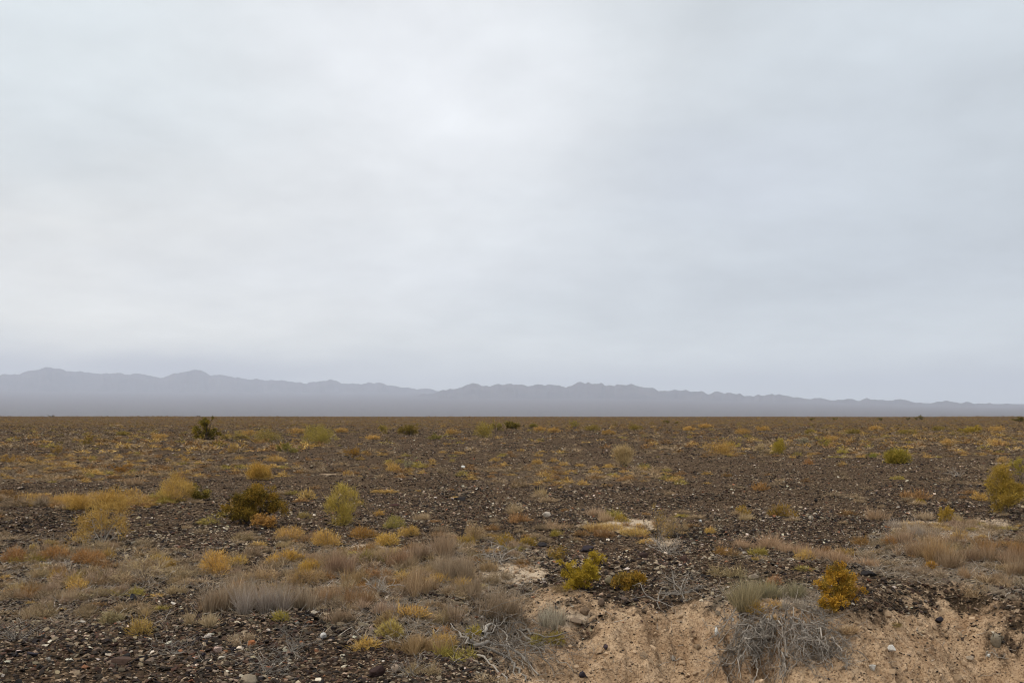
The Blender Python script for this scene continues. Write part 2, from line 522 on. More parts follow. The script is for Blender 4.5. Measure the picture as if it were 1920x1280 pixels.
# ------------------------------------------------------------------ gravel
def stone_templates(n, pts, seed, flat=(0.30, 0.55), rounded=False):
    r = np.random.default_rng(seed)
    out = []
    for k in range(n):
        bm = bmesh.new()
        v = nrm(r.normal(size=(pts, 3)))
        if rounded:
            v = v * r.uniform(0.90, 1.0, (pts, 1))
        else:
            v = v * r.uniform(0.72, 1.0, (pts, 1))
        v = v * np.array([0.5, r.uniform(0.30, 0.46), 0.5 * r.uniform(*flat)])
        for p in v: bm.verts.new(p)
        res = bmesh.ops.convex_hull(bm, input=bm.verts)
        bmesh.ops.delete(bm, geom=[g for g in res['geom_interior'] if isinstance(g, bmesh.types.BMVert)], context='VERTS')
        bmesh.ops.triangulate(bm, faces=bm.faces)
        bm.verts.index_update()
        VV = np.array([x.co[:] for x in bm.verts]); TT = np.array([[x.index for x in f.verts] for f in bm.faces])
        bm.free()
        out.append((VV, TT))
    return out


def scatter_stones(name, P, size, cols, templ, mat, tilt=0.25, sink=0.15, seed=1):
    r = np.random.default_rng(seed)
    n = len(P)
    ki = r.integers(0, len(templ), n)
    mb = MB()
    yaw = r.uniform(0, 2 * np.pi, n); tx = r.normal(0, tilt, n); ty = r.normal(0, tilt, n)
    cy, sy = np.cos(yaw), np.sin(yaw)
    for k, (tv, tt) in enumerate(templ):
        id_ = np.nonzero(ki == k)[0]
        if len(id_) == 0: continue
        m = len(id_)
        v = tv[None] * size[id_, None, None]
        x = v[..., 0]; y = v[..., 1]; z = v[..., 2]
        z = z + x * tx[id_, None] + y * ty[id_, None]
        X = x * cy[id_, None] - y * sy[id_, None]; Y = x * sy[id_, None] + y * cy[id_, None]
        hz = np.abs(tv[:, 2]).max() * size[id_]
        W = np.stack([X + P[id_, 0, None], Y + P[id_, 1, None], z + P[id_, 2, None] + (hz * (1 - 2 * sink))[:, None]], -1)
        T = tt[None] + (np.arange(m) * len(tv))[:, None, None]
        C = np.repeat(cols[id_], len(tv), 0)
        mb.add(W.reshape(-1, 3), T.reshape(-1, 3), C)
    V, T, C = mb.arrays()
    return make_mesh(name, V, T, C, [mat])


def stone_colors(n, r):
    i = r.choice(len(STONE_COLS), n, p=STONE_P)
    c = STONE_COLS[i] * np.array([1.02, .955, .90]) * r.uniform(0.6, 1.35, (n, 1)) * r.uniform(0.94, 1.06, (n, 3))
    return c


def sample_plan(n, d0, d1, power, r, half=0.84):
    """points in the wedge in view, density ~ d**-power"""
    u = r.uniform(0, 1, n)
    a = 2 - power
    d = (d0 ** a + u * (d1 ** a - d0 ** a)) ** (1 / a)
    x = r.uniform(-half, half, n) * d
    return x, d


g_r = np.random.default_rng(21)
T_ANG = stone_templates(12, 13, 5)
NG = 385000
x, y = sample_plan(NG, 5.0, 190, 1.55, g_r)
x2, y2 = sample_plan(205000, 5.0, 26, 1.4, g_r)
_k = g_r.uniform(size=len(x2)) < sstep(26, 11, y2); x2, y2 = x2[_k], y2[_k]
x = np.concatenate([x, x2]); y = np.concatenate([y, y2]); NG = len(x)
z = H(x, y)
so, li, sd = masks(x, y, z)
keep = g_r.uniform(size=NG) < np.clip(1.0 - 0.86 * sstep(0.3, 0.85, so) - 0.30 * li, 0.28, 1) * (0.35 + 0.75 * sstep(-0.35, 0.25, fbm(x * 0.7, y * 0.7, 91, 4))) * sstep(190, 60, y)
x, y, z, so = x[keep], y[keep], z[keep], so[keep]
size = 0.012 + 0.023 * g_r.gamma(1.5, 0.75, len(x))
size = np.clip(size, 0.012, 0.085) * (0.85 + 0.020 * np.clip(y - 6, 0, 110))
size *= np.where(so > 0.5, 0.62, 1)
cols = stone_colors(len(x), g_r)
_pt = fbm(x * .55, y * .55, 301, 4)
_pale = (g_r.uniform(size=len(x)) < .16 * sstep(.0, .5, fbm(x * .4 + 9, y * .4, 307, 4)))
cols = np.where(_pale[:, None], np.array([.42, .335, .235]) * g_r.uniform(.5, 1.2, (len(x), 1)), cols)
cols = cols * (.92 + .45 * np.clip(_pt, -.6, .6))[:, None]
size = size * (1 + .5 * np.clip(fbm(x * .8, y * .8, 311, 3), -.6, .6))
me = scatter_stones('gravel', np.stack([x, y, z], 1), size, cols, T_ANG, M_STONE, seed=3)
gravel = link(bpy.data.objects.new('gravel', me)); tag(gravel, 'dark angular desert gravel strewn over the plain', 'gravel', kind='stuff')

# sandy clods on the bank
c_r = np.random.default_rng(5)
x, y = sample_plan(34000, 5.2, 10.5, 1.4, c_r)
z = H(x, y); so, li, sd = masks(x, y, z)
keep = (so > 0.5) & (c_r.uniform(size=len(x)) < 0.8)
x, y, z = x[keep], y[keep], z[keep]
size = 0.008 + 0.015 * c_r.gamma(1.3, 0.8, len(x))
cc = np.array([(0.49, 0.348, 0.222)]) * c_r.uniform(0.5, 1.15, (len(x), 1))
me = scatter_stones('soil_clods', np.stack([x, y, z], 1), np.clip(np.where(c_r.uniform(size=len(size)) < .025, c_r.uniform(.045, .11, len(size)), size), 0, 0.11), cc, stone_templates(8, 16, 9, (0.5, 0.8), True), M_CLOD, sink=0.3, seed=8)
clods = link(bpy.data.objects.new('soil_clods', me)); tag(clods, 'crumbling sandy clods on the eroded bank', 'soil', kind='stuff')


# ------------------------------------------------------------------ plant geometry
def blades(base, d, length, width, bend, c0, c1, r):
    n = len(base)
    d = nrm(d)
    side = nrm(np.cross(d, r.normal(size=(n, 3))))
    s = side * (width[:, None] * 0.5)
    p1 = base + d * (length[:, None] * 0.55) + bend * (length[:, None] * 0.3)
    p2 = base + d * length[:, None] + bend * length[:, None]
    V = np.stack([base - s, base + s, p1 - s * .8, p1 + s * .8, p2], 1).reshape(-1, 3)
    o = (np.arange(n) * 5)[:, None, None]
    T = (np.array([[0, 1, 2], [1, 3, 2], [2, 3, 4]])[None] + o).reshape(-1, 3)
    C = np.stack([c0, c0, (c0 + c1) / 2, (c0 + c1) / 2, c1], 1).reshape(-1, 3)
    return V, T, C


def tubes(P, Rr, col, sides=4):
    """P (n,k,3) polylines, Rr (n,k) radii, col (n,3)"""
    n, k, _ = P.shape
    tan = np.gradient(P, axis=1)
    tan = nrm(tan)
    ref = np.where(np.abs(tan[..., 2:3]) > 0.85, np.array([1.0, 0, 0]), np.array([0, 0, 1.0]))
    a = nrm(np.cross(tan, ref)); b = np.cross(tan, a)
    ang = np.arange(sides) * 2 * np.pi / sides
    ring = a[:, :, None, :] * np.cos(ang)[None, None, :, None] + b[:, :, None, :] * np.sin(ang)[None, None, :, None]
    V = P[:, :, None, :] + ring * Rr[:, :, None, None]
    V = V.reshape(-1, 3)
    idx = np.arange(n * k * sides).reshape(n, k, sides)
    q0 = idx[:, :-1]; q1 = idx[:, 1:]
    q0n = np.roll(q0, -1, 2); q1n = np.roll(q1, -1, 2)
    T = np.concatenate([np.stack([q0, q1n, q1], -1).reshape(-1, 3), np.stack([q0, q0n, q1n], -1).reshape(-1, 3)])
    C = np.repeat(col, k * sides, 0)
    return V, T, C


def walk(start, d, length, k, wob, up, r):
    """random-walk polylines (n,k,3)"""
    n = len(start)
    P = np.zeros((n, k, 3)); P[:, 0] = start
    d = nrm(d.copy())
    for i in range(1, k):
        d = nrm(d + r.normal(0, wob, (n, 3)) + np.array([0, 0, up]))
        P[:, i] = P[:, i - 1] + d * (length / (k - 1))[:, None]
    return P


def pal_colors(pal, n, r, clump=None, var=0.16):
    pal = np.array(pal)
    if clump is None:
        i = r.integers(0, len(pal), n)
    else:
        i = np.clip((clump * len(pal)).astype(int), 0, len(pal) - 1)
    return pal[i] * r.uniform(1 - var, 1 + var, (n, 1))


PAL = {
    'ochre': [(0.42, 0.245, 0.034), (0.33, 0.205, 0.030), (0.48, 0.30, 0.055), (0.25, 0.145, 0.028), (0.22, 0.17, 0.04), (0.52, 0.35, 0.09)],
    'yellowgreen': [(0.41, 0.325, 0.07), (0.34, 0.275, 0.058), (0.48, 0.375, 0.09), (0.26, 0.205, 0.045)],
    'olive': [(0.30, 0.24, 0.068), (0.36, 0.285, 0.08), (0.23, 0.18, 0.053), (0.40, 0.31, 0.09)],
    'darkolive': [(0.13, 0.098, 0.022), (0.085, 0.066, 0.017), (0.19, 0.135, 0.028), (0.24, 0.155, 0.032), (0.065, 0.052, 0.016)],
    'darkgreen': [(0.105, 0.092, 0.026), (0.070, 0.064, 0.020), (0.145, 0.12, 0.032), (0.20, 0.155, 0.04)],
    'gold': [(0.53, 0.345, 0.115), (0.45, 0.29, 0.095), (0.61, 0.415, 0.155), (0.35, 0.215, 0.07)],
    'straw': [(0.47, 0.35, 0.19), (0.40, 0.295, 0.155), (0.55, 0.42, 0.235), (0.31, 0.22, 0.115)],
    'green': [(0.19, 0.19, 0.022), (0.15, 0.155, 0.018), (0.24, 0.22, 0.03), (0.11, 0.11, 0.014)],
    'rust': [(0.32, 0.185, 0.080), (0.26, 0.15, 0.068), (0.38, 0.23, 0.105), (0.20, 0.115, 0.055)],
    'orange': [(0.38, 0.20, 0.055), (0.31, 0.16, 0.045), (0.44, 0.25, 0.075)],
    'greybrown': [(0.335, 0.250, 0.167), (0.265, 0.195, 0.128), (0.42, 0.325, 0.225), (0.175, 0.125, 0.082)],
    'grey': [(0.36, 0.315, 0.265), (0.44, 0.385, 0.325), (0.27, 0.23, 0.19), (0.52, 0.46, 0.39)],
    'greygreen': [(0.30, 0.26, 0.165), (0.24, 0.21, 0.135), (0.38, 0.325, 0.21), (0.18, 0.155, 0.10)],
    'tan': [(0.40, 0.295, 0.19), (0.33, 0.24, 0.155), (0.47, 0.355, 0.235), (0.25, 0.18, 0.115)],
    'paleyellow': [(0.52, 0.40, 0.13), (0.44, 0.33, 0.10), (0.58, 0.46, 0.17)],
    'wood': [(0.20, 0.16, 0.125), (0.26, 0.215, 0.17), (0.145, 0.115, 0.09)],
    'darkwood': [(0.06, 0.046, 0.036), (0.085, 0.065, 0.05)],
}


def shrub_arrays(W, Ht, seed, pal, stems=10, subs=7, subsub=3, twigs=3000, tl=0.09, tw=0.004, spread=0.75, up=0.05, gap=0.0,
                 wood='wood', wr=0.006, leafy=False, cover=(0.25, 1.0), wob=0.16, tipbias=0.6, k_shape=0.5):
    """one shrub: tapered stems, branches, branchlets and its fine twigs or leaves, fitted to width W and height Ht"""
    r = np.random.default_rng(seed)
    a = r.uniform(0, 2 * np.pi, stems) + np.arange(stems) * 2.4
    tilt = spread * np.sqrt(r.uniform(0.02, 1, stems))
    d = np.stack([np.cos(a) * np.sin(tilt), np.sin(a) * np.sin(tilt), np.cos(tilt)], 1)
    base = np.stack([np.cos(a), np.sin(a), np.zeros(stems)], 1) * r.uniform(0, 0.10, (stems, 1)) * W
    ln = r.uniform(0.6, 1.05, stems) * np.hypot(Ht, W * 0.35)
    P0 = walk(base, d, ln, 7, wob, up, r)
    levels = [(P0, wr)]
    cur = P0; curl = ln
    for lv, cnt in ((1, subs), (2, subsub)):
        if cnt == 0: continue
        n = len(cur); K = cur.shape[1]
        par = np.repeat(np.arange(n), cnt)
        t = r.uniform(cover[0] if lv == 1 else 0.3, 0.98, n * cnt) * (K - 1)
        i = np.minimum(t.astype(int), K - 2); f = (t - i)[:, None]
        st = cur[par, i] * (1 - f) + cur[par, i + 1] * f
        dd = nrm(cur[par, i + 1] - cur[par, i])
        out = st * np.array([1, 1, 0.2]); out = nrm(out + 1e-6)
        dd = nrm(dd * 0.7 + r.normal(0, 0.5, dd.shape) + out * 0.35)
        l2 = curl[par] * r.uniform(0.28, 0.55, len(par)) * (0.85 if lv == 1 else 0.6)
        P = walk(st, dd, l2, 5, wob * 1.1, up * 1.2, r)
        levels.append((P, wr * (0.5 if lv == 1 else 0.3)))
        cur = P; curl = l2
    tipsP = levels[-1][0]
    if len(levels) > 2: pools = [levels[-1][0], levels[-2][0]]
    else: pools = [levels[-1][0]]
    base_, dir_, cl_ = [], [], []
    for q, (PP, share) in enumerate(zip(pools, [0.75, 0.25] if len(pools) > 1 else [1.0])):
        m = int(twigs * share)
        n, K, _ = PP.shape
        b = r.integers(0, n, m)
        t = (r.uniform(0.0, 1, m) ** tipbias) * (K - 1.001)
        i = t.astype(int); f = (t - i)[:, None]
        base_.append(PP[b, i] * (1 - f) + PP[b, i + 1] * f)
        dir_.append(nrm(PP[b, i + 1] - PP[b, i])); cl_.append((b * 0.6180339 + q * .37) % 1.0)
    B = np.concatenate(base_); D = np.concatenate(dir_); CL = np.concatenate(cl_)
    if gap > 0:
        s = 3.2 / max(W, Ht)
        nz = fbm(B[:, 0] * s + B[:, 2] * s * 1.7 + seed, B[:, 1] * s - B[:, 2] * s * 1.3, seed, 2)
        kp = nz > (-1 + 2 * gap) * 0.5
        B, D, CL = B[kp], D[kp], CL[kp]
    m = len(B)
    if leafy:
        dd = nrm(D * 0.3 + r.normal(0, 1, (m, 3)) * 0.7)
        B = B + r.normal(0, tl * 0.9, (m, 3))
    else:
        dd = nrm(D * 0.75 + r.normal(0, 0.45, (m, 3)) + np.array([0, 0, 0.18]))
    # colour: whole branchlets differ a little, single twigs a bit more
    cl = np.clip(0.65 * CL + 0.35 * r.uniform(size=m), 0, 0.999)
    c0 = pal_colors(PAL[pal], m, r, cl)
    c1 = np.minimum(c0 * r.uniform(1.0, 1.25, (m, 1)), 0.8)
    fol = blades(B, dd, tl * r.uniform(0.6, 1.3, m), tw * r.uniform(0.7, 1.3, m), r.normal(0, 0.18, (m, 3)), c0, c1, r)
    wb = MB()
    for (P, rad) in levels:
        K = P.shape[1]
        tp = np.linspace(1, 0.35, K)[None] * rad * r.uniform(0.7, 1.3, (len(P), 1))
        wb.add(*tubes(P, tp, pal_colors(PAL[wood], len(P), r), 4 if rad > 0.004 else 3))
    wv, wt, wc = wb.arrays()
    fv, ft, fc = fol
    lo = np.percentile(fv[:, 0], 1.5), np.percentile(fv[:, 0], 98.5)
    sx = W / max(lo[1] - lo[0], 1e-3); sz = Ht / max(np.percentile(fv[:, 2], 99), 1e-3)
    cx = 0.5 * (lo[0] + lo[1]) * 0.6
    S = np.array([sx, sx, sz]); Oo = np.array([cx, 0, 0])
    fv = (fv - Oo) * S; wv = (wv - Oo) * S
    fv[:, 2] = np.maximum(fv[:, 2], 0.004)
    wv[:, 2] = np.where(wv[:, 2] < -0.02, -0.02, wv[:, 2])
    return (wv, wt, wc), (fv, ft, fc)


def cushion_arrays(W, Ht, seed, pal, n=1100, tl=0.035, tw=0.005, lobes=5):
    """low domed cushion of short dense twigs in several lobes"""
    r = np.random.default_rng(seed)
    mb = MB()
    lc = r.uniform(-0.32, 0.32, (lobes, 2)) * W; lc[0] = 0
    lr = r.uniform(0.20, 0.34, lobes) * W; lr[0] = 0.36 * W
    lh = r.uniform(0.55, 1.0, lobes) * Ht; lh[0] = Ht
    w = lr ** 2 / (lr ** 2).sum()
    li = r.choice(lobes, n, p=w)
    u = r.uniform(0, 2 * np.pi, n); ph = np.arccos(r.uniform(0.0, 1, n))
    nv = np.stack([np.cos(u) * np.sin(ph), np.sin(u) * np.sin(ph), np.cos(ph)], 1)
    rad = r.uniform(0.45, 0.92, n)[:, None]
    B = nv * rad * np.stack([lr[li], lr[li], lh[li]], 1)
    B[:, :2] += lc[li]
    d = nrm(nv + r.normal(0, 0.55, (n, 3)) + np.array([0, 0, 0.25]))
    cl = np.clip(((li * 0.618) % 1) * 0.5 + 0.5 * r.uniform(size=n), 0, .999)
    c0 = pal_colors(PAL[pal], n, r, cl)
    dry = r.uniform(size=n) < .14
    c0[dry] = pal_colors(PAL['tan'], int(dry.sum()), r)
    tl_ = tl * r.uniform(0.6, 1.4, n) * np.where(r.uniform(size=n) < .10, 2.0, 1.0)
    mb.add(*blades(B, d, tl_, tw * r.uniform(0.6, 1.4, n), r.normal(0, .2, (n, 3)), c0, np.minimum(c0 * 1.2, .8), r))
    # woody base
    m = 18
    a = r.uniform(0, 2 * np.pi, m); q = r.uniform(0.3, 1.25, m)
    st = np.zeros((m, 3)); st[:, :2] = lc[r.integers(0, lobes, m)] * 0.4
    P = walk(st, np.stack([np.cos(a) * np.sin(q), np.sin(a) * np.sin(q), np.cos(q)], 1), np.full(m, 0.42 * W) * r.uniform(.6, 1.1, m), 5, 0.2, 0.02, r)
    P[..., 2] *= Ht / max(W * 0.42, 1e-3)
    tp = np.linspace(1, 0.3, 5)[None] * np.full((m, 1), 0.0035)
    wood = tubes(P, tp, pal_colors(PAL['wood'], m, r), 3)
    V, T, C = mb.arrays()
    V[:, 2] = np.maximum(V[:, 2], 0.003)
    return wood, (V, T, C)


def tussock_arrays(W, Ht, seed, pal, n=650, tw=0.0035, spread=0.55, tufts=5):
    r = np.random.default_rng(seed)
    tc = r.normal(0, 0.24, (tufts, 2)) * W; tc[0] = 0
    ti = r.integers(0, tufts, n)
    a = r.uniform(0, 2 * np.pi, n); q = spread * np.abs(r.normal(0, 0.75, n))
    q = np.minimum(q, 1.3)
    d = np.stack([np.cos(a) * np.sin(q), np.sin(a) * np.sin(q), np.cos(q)], 1)
    B = np.zeros((n, 3)); B[:, :2] = tc[ti] + np.stack([np.cos(a), np.sin(a)], 1) * (r.uniform(0, .12, n) * W)[:, None]
    L = Ht * (0.30 + 0.78 * r.uniform(0, 1, n) ** 1.5) * (0.62 + 0.38 * ((ti * .618) % 1)) * (1 + .25 * r.normal(size=n) * (r.uniform(size=n) < .2))
    c0 = pal_colors(PAL[pal], n, r, np.clip(0.5 * ((ti * .37) % 1) + .5 * r.uniform(size=n), 0, .999))
    bend = np.stack([np.cos(a), np.sin(a), np.full(n, -0.35)], 1) * r.uniform(0, .16, (n, 1)) + r.normal(0, .06, (n, 3))
    V, T, C = blades(B, d, L, tw * r.uniform(.6, 1.4, n), bend, c0 * 0.95, np.minimum(c0 * 1.25, .8), r)
    V[:, 2] = np.maximum(V[:, 2], 0.002)
    return V, T, C


def mat_arrays(W, Ht, seed, pal, n=900, tl=0.06, tw=0.003):
    """low tangled mat of fine dry twigs"""
    r = np.random.default_rng(seed)
    lobes = 6
    lc = r.normal(0, 0.22, (lobes, 2)) * W * np.array([1, .8]); lr = r.uniform(.16, .34, lobes) * W; lh = r.uniform(.35, 1, lobes) * Ht
    li = r.integers(0, lobes, n)
    u = r.uniform(0, 2 * np.pi, n); ph = np.arccos(r.uniform(0, 1, n))
    nv = np.stack([np.cos(u) * np.sin(ph), np.sin(u) * np.sin(ph), np.cos(ph)], 1)
    B = nv * r.uniform(.2, .95, (n, 1)) * np.stack([lr[li], lr[li], lh[li]], 1); B[:, :2] += lc[li]
    d = nrm(nv * 0.6 + r.normal(0, .8, (n, 3)) + np.array([0, 0, .15]))
    c0 = pal_colors(PAL[pal], n, r, np.clip(0.55 * ((li * .618) % 1) + .45 * r.uniform(size=n), 0, .999), .22)
    V, T, C = blades(B, d, tl * r.uniform(.5, 1.5, n), tw * r.uniform(.6, 1.4, n), r.normal(0, .25, (n, 3)), c0, np.minimum(c0 * 1.15, .8), r)
    V[:, 2] = np.maximum(V[:, 2], 0.002)
    return V, T, C


def mesh_of(name, arr, mat, smooth=False):
    return make_mesh(name, arr[0], arr[1], arr[2], [mat], smooth)


def lobed_arrays(W, Ht, seed, pal, lobes, n=6000, tl=.03, tw=.012, wood='wood', wr=.008, clump=.42, fill=.55, up=.15, sub=16):
    """a bush of several rounded lobes, each a cluster of small leaf clumps carried by its own limbs.
    lobes: (x, z, radius) with x and radius in widths, z in heights"""
    r = np.random.default_rng(seed)
    cb, cr_, pr = [], [], []
    wb = MB()
    for li_, (lx, lz, lr) in enumerate(lobes):
        ly = r.uniform(-.22, .22) if li_ else 0.0
        ctr = np.array([lx * W, ly * W, lz * Ht])
        m = max(5, int(sub * (lr / .25) ** 2))
        u = nrm(r.normal(size=(m, 3)))
        q = ctr + u * r.uniform(.35, 1.0, (m, 1)) * np.array([lr * W, lr * W, lr * min(W, Ht * 1.3)])
        q[:, 2] = np.maximum(q[:, 2], .05 * Ht)
        cb.append(q); cr_.append(np.full(m, lr * W * clump)); pr.append(np.full(m, lr * lr))
        # limb from the foot to the lobe, then a branch to each clump
        b0 = np.array([[lx * W * .12, ly * W * .1, 0.0]])
        tt = np.linspace(0, 1, 8)[None, :, None]
        mid = b0 * .5 + ctr * .5 + np.array([[0, 0, .06 * Ht]]) * r.uniform(-1, 1)
        P = (1 - tt) ** 2 * b0[:, None] + 2 * tt * (1 - tt) * mid[:, None] + tt ** 2 * ctr[None, None]
        P = P + r.normal(0, .010 * W, P.shape) * (tt > .05)
        wb.add(*tubes(P, np.linspace(1, .5, 8)[None] * wr, pal_colors(PAL[wood], 1, r), 5))
        s0 = P[0, r.integers(3, 8, m)]
        t5 = np.linspace(0, 1, 5)[None, :, None]
        Q = s0[:, None] * (1 - t5) + q[:, None] * t5 + r.normal(0, .012 * W, (m, 5, 3)) * (t5 * (1 - t5) * 4)
        wb.add(*tubes(Q, np.linspace(1, .4, 5)[None] * np.full((m, 1), wr * .42), pal_colors(PAL[wood], m, r), 3))
    cb = np.concatenate(cb); cr_ = np.concatenate(cr_); pr = np.concatenate(pr) * r.uniform(.35, 1.4, len(cb)); pr /= pr.sum()
    ci = r.choice(len(cb), n, p=pr)
    off = r.normal(0, 1, (n, 3)) * cr_[ci][:, None] * fill
    B = cb[ci] + off * np.array([1, 1, .8])
    kp = B[:, 2] > .01
    B, ci = B[kp], ci[kp]; n = len(B); off = off[kp]
    d = nrm(nrm(off) * .6 + r.normal(0, .6, (n, 3)) + np.array([0, 0, up]))
    tone = (np.arange(len(cb)) * .6180339 + .3 * r.uniform(size=len(cb))) % 1
    c0 = pal_colors(PAL[pal], n, r, np.clip(.7 * tone[ci] + .3 * r.uniform(size=n), 0, .999))
    fol = blades(B, d, tl * r.uniform(.6, 1.35, n), tw * r.uniform(.7, 1.3, n), r.normal(0, .18, (n, 3)), c0, np.minimum(c0 * r.uniform(1, 1.25, (n, 1)), .8), r)
    return wb.arrays(), fol


LANDMARKS = []


def size_at(pt, wpx, hpx):
    return wpx / F * pt[1], hpx / F * pt[1]


def place_shrub(px, py, wpx, hpx, pal, label, name='feathery_shrub', cat='shrub', group=None, seed=None, lm=None, tint=None, wtint=None, **kw):
    pt = ground_at(px, py)
    W, Ht = size_at(pt, wpx, hpx)
    d = pt[1]
    seed = int(px * 7 + py) if seed is None else seed
    fine = max(0.0032, d * 0.00030)                 # far plants carry fewer, coarser twigs
    args = dict(twigs=int(np.clip(5200 * (wpx * hpx) / 5000.0, 900, 9000)), tl=max(0.055, 0.11 * W), tw=fine, wr=max(0.004, 0.010 * Ht, d * 0.00022))
    args.update(kw)
    if 'lobes' in kw:
        la = dict(tl=max(.03, 3.2 * fine), tw=max(.009, 1.6 * fine), wr=args['wr'], n=args.pop('twigs'))
        la.update({k_: v_ for k_, v_ in kw.items() if k_ != 'twigs'})
        wood, fol = lobed_arrays(W, Ht, seed, pal, **la)
    else:
        wood, fol = shrub_arrays(W, Ht, seed, pal, **args)
    root = empty(name, (pt[0], pt[1], pt[2] - 0.01))
    b = link(bpy.data.objects.new('branches', mesh_of('branches', wood, M_WOOD)), root)
    f = link(bpy.data.objects.new('foliage', mesh_of('foliage', fol, M_LEAF)), root)
    if tint is not None: f.color = (*tint, 1)
    if wtint is not None: b.color = (*wtint, 1)
    tag(root, label, cat, group)
    if lm: LANDMARKS.append((lm, px, py - hpx * .4))
    return root


S = place_shrub
# --- the large, individually recognisable shrubs --------------------------------------------
S(475, 980, 128, 76, 'darkolive', 'broad dark olive bush with thick gnarled stems on the dark gravel', name='leafy_bush', cat='bush', lm='broad dark olive bush',
  lobes=[(.0, .74, .22), (.14, .66, .17), (-.14, .58, .17), (-.32, .36, .16), (.34, .42, .18), (.22, .45, .16), (-.08, .42, .2), (-.44, .24, .08), (-.22, .22, .12), (.08, .3, .14)],
  twigs=12500, tl=.026, tw=.012, wood='darkwood', wr=.018, clump=.33, tint=(1.25, 1.15, 1.0))
S(494, 990, 40, 30, 'orange', 'rusty orange leafy shrub at the front foot of the broad dark olive bush', name='leafy_bush', cat='bush',
  stems=6, subs=5, subsub=4, twigs=1800, leafy=True, tl=.025, tw=.010, gap=.2)
S(398, 986, 52, 28, 'olive', 'small yellow-olive sprig just left of the broad dark olive bush', name='leafy_bush', cat='bush',
  stems=6, subs=5, subsub=3, twigs=1500, leafy=True, tl=.025, tw=.010, gap=.35)
S(386, 824, 52, 46, 'darkgreen', 'dark green little tree with a lopsided crown standing far out on the plain', name='small_tree', cat='tree', lm='dark green little tree',
  lobes=[(-.06, .62, .2), (-.28, .42, .18), (.02, .38, .2), (-.38, .2, .14), (.36, .34, .16), (.24, .88, .055), (.1, .72, .1), (.46, .22, .11), (-.1, .2, .16), (.2, .2, .16)],
  twigs=4200, tl=.09, tw=.045, wood='darkwood', wr=.028, clump=.36, sub=14, tint=(1.7, 1.5, 1.1))
S(642, 984, 68, 78, 'yellowgreen', 'tall feathery yellow-green shrub right of the broad dark olive bush', lm='tall feathery yellow-green shrub',
  lobes=[(.1, .82, .2), (-.12, .7, .22), (.22, .6, .24), (-.2, .42, .26), (.1, .38, .28), (-.1, .16, .24), (.2, .2, .2)], twigs=2300, tl=.10, tw=.0048, up=1.0, clump=.42, wr=.006, sub=12, tint=(1.05, .98, 1.05))
S(1884, 962, 76, 100, 'olive', 'big dense olive-yellow shrub near the right edge of the gravel', lm='big olive-yellow shrub',
  lobes=[(-.12, .82, .22), (-.16, .58, .28), (.0, .34, .30), (.28, .42, .26), (-.1, .16, .2), (.12, .6, .2), (.4, .44, .16)], twigs=7500, tl=.06, tw=.0065, clump=.38, up=.5, sub=14,
  tint=(1.12, .95, .66))
S(1916, 897, 40, 46, 'olive', 'olive-yellow shrub cut by the right edge of the photo, behind the big one', stems=10, spread=.6, tint=(1.1, 1.1, .8), twigs=3000)
S(1680, 868, 46, 28, 'green', 'rounded bright green shrub alone on dark gravel', name='rounded_shrub', lm='rounded bright green shrub',
  lobes=[(.0, .5, .34), (-.26, .42, .24), (.26, .42, .24), (.1, .3, .3), (-.1, .3, .3)], twigs=4200, tl=.11, tw=.015, up=.9, clump=.5, tint=(1.65, 1.3, 1.9))
S(597, 831, 72, 38, 'yellowgreen', 'wide yellow-green shrub on the far plain behind a pale clay strip', lm='wide far yellow-green shrub',
  lobes=[(-.1, .55, .24), (.12, .6, .22), (.32, .45, .17), (-.32, .38, .16), (.0, .3, .26), (.42, .25, .1), (.2, .25, .2)], twigs=5200, up=.5, clump=.5, tint=(.9, .88, .95))
S(500, 829, 64, 30, 'olive', 'hazy pale olive shrub between the dark green little tree and the wide yellow-green one',
  lobes=[(-.1, .6, .2), (.2, .4, .22), (-.3, .35, .18), (.38, .25, .12), (.0, .25, .25)], twigs=3000, up=.5, clump=.6, tint=(1.0, .95, 1.0))
S(438, 826, 44, 18, 'olive', 'low pale olive shrub just right of the dark green little tree', stems=10, spread=1.0, twigs=1500, gap=.3, tint=(1.1, 1, 1))
S(334, 940, 74, 58, 'gold', 'loose golden feathery shrub left behind the broad dark olive bush', lm='loose golden shrub',
  lobes=[(-.02, .62, .26), (-.28, .5, .2), (.24, .5, .2), (-.1, .3, .26), (.2, .26, .22), (-.36, .25, .14)], twigs=2500, tl=.085, tw=.005, up=.7, clump=.5, sub=12, tint=(.95, .93, .75))
S(377, 937, 38, 30, 'darkolive', 'small dark olive shrub touching the right side of the loose golden shrub', name='leafy_bush', cat='bush', stems=8, subs=6, subsub=4,
  twigs=2600, leafy=True, tl=.03, tw=.016, tint=(1.1, 1.2, 1.2), gap=.2)
S(190, 1018, 112, 88, 'gold', 'sparse golden shrub with bare grey stems showing at its centre', lm='bare-stemmed golden shrub',
  lobes=[(-.28, .22, .18), (-.2, .5, .2), (.0, .75, .18), (.28, .6, .18), (.38, .35, .14), (-.38, .14, .12), (.12, .5, .16)], twigs=2100, tl=.075, tw=.005, up=.6, clump=.5, wr=.010,
  wood='grey', sub=10, tint=(.92, .9, .75))
S(205, 956, 70, 46, 'gold', 'soft golden shrub right behind the bare-stemmed golden one',
  lobes=[(-.2, .5, .26), (.15, .55, .28), (.3, .3, .2), (-.35, .3, .18), (.0, .25, .3)], twigs=2700, tl=.07, tw=.005, up=.7, clump=.6, tint=(1, .95, .75))
S(150, 954, 56, 30, 'gold', 'low golden shrub behind and left of the bare-stemmed golden one',
  lobes=[(-.2, .45, .26), (.2, .5, .26), (.0, .3, .3)], twigs=2100, tl=.06, tw=.005, up=.6, clump=.6, tint=(.95, .9, .72))
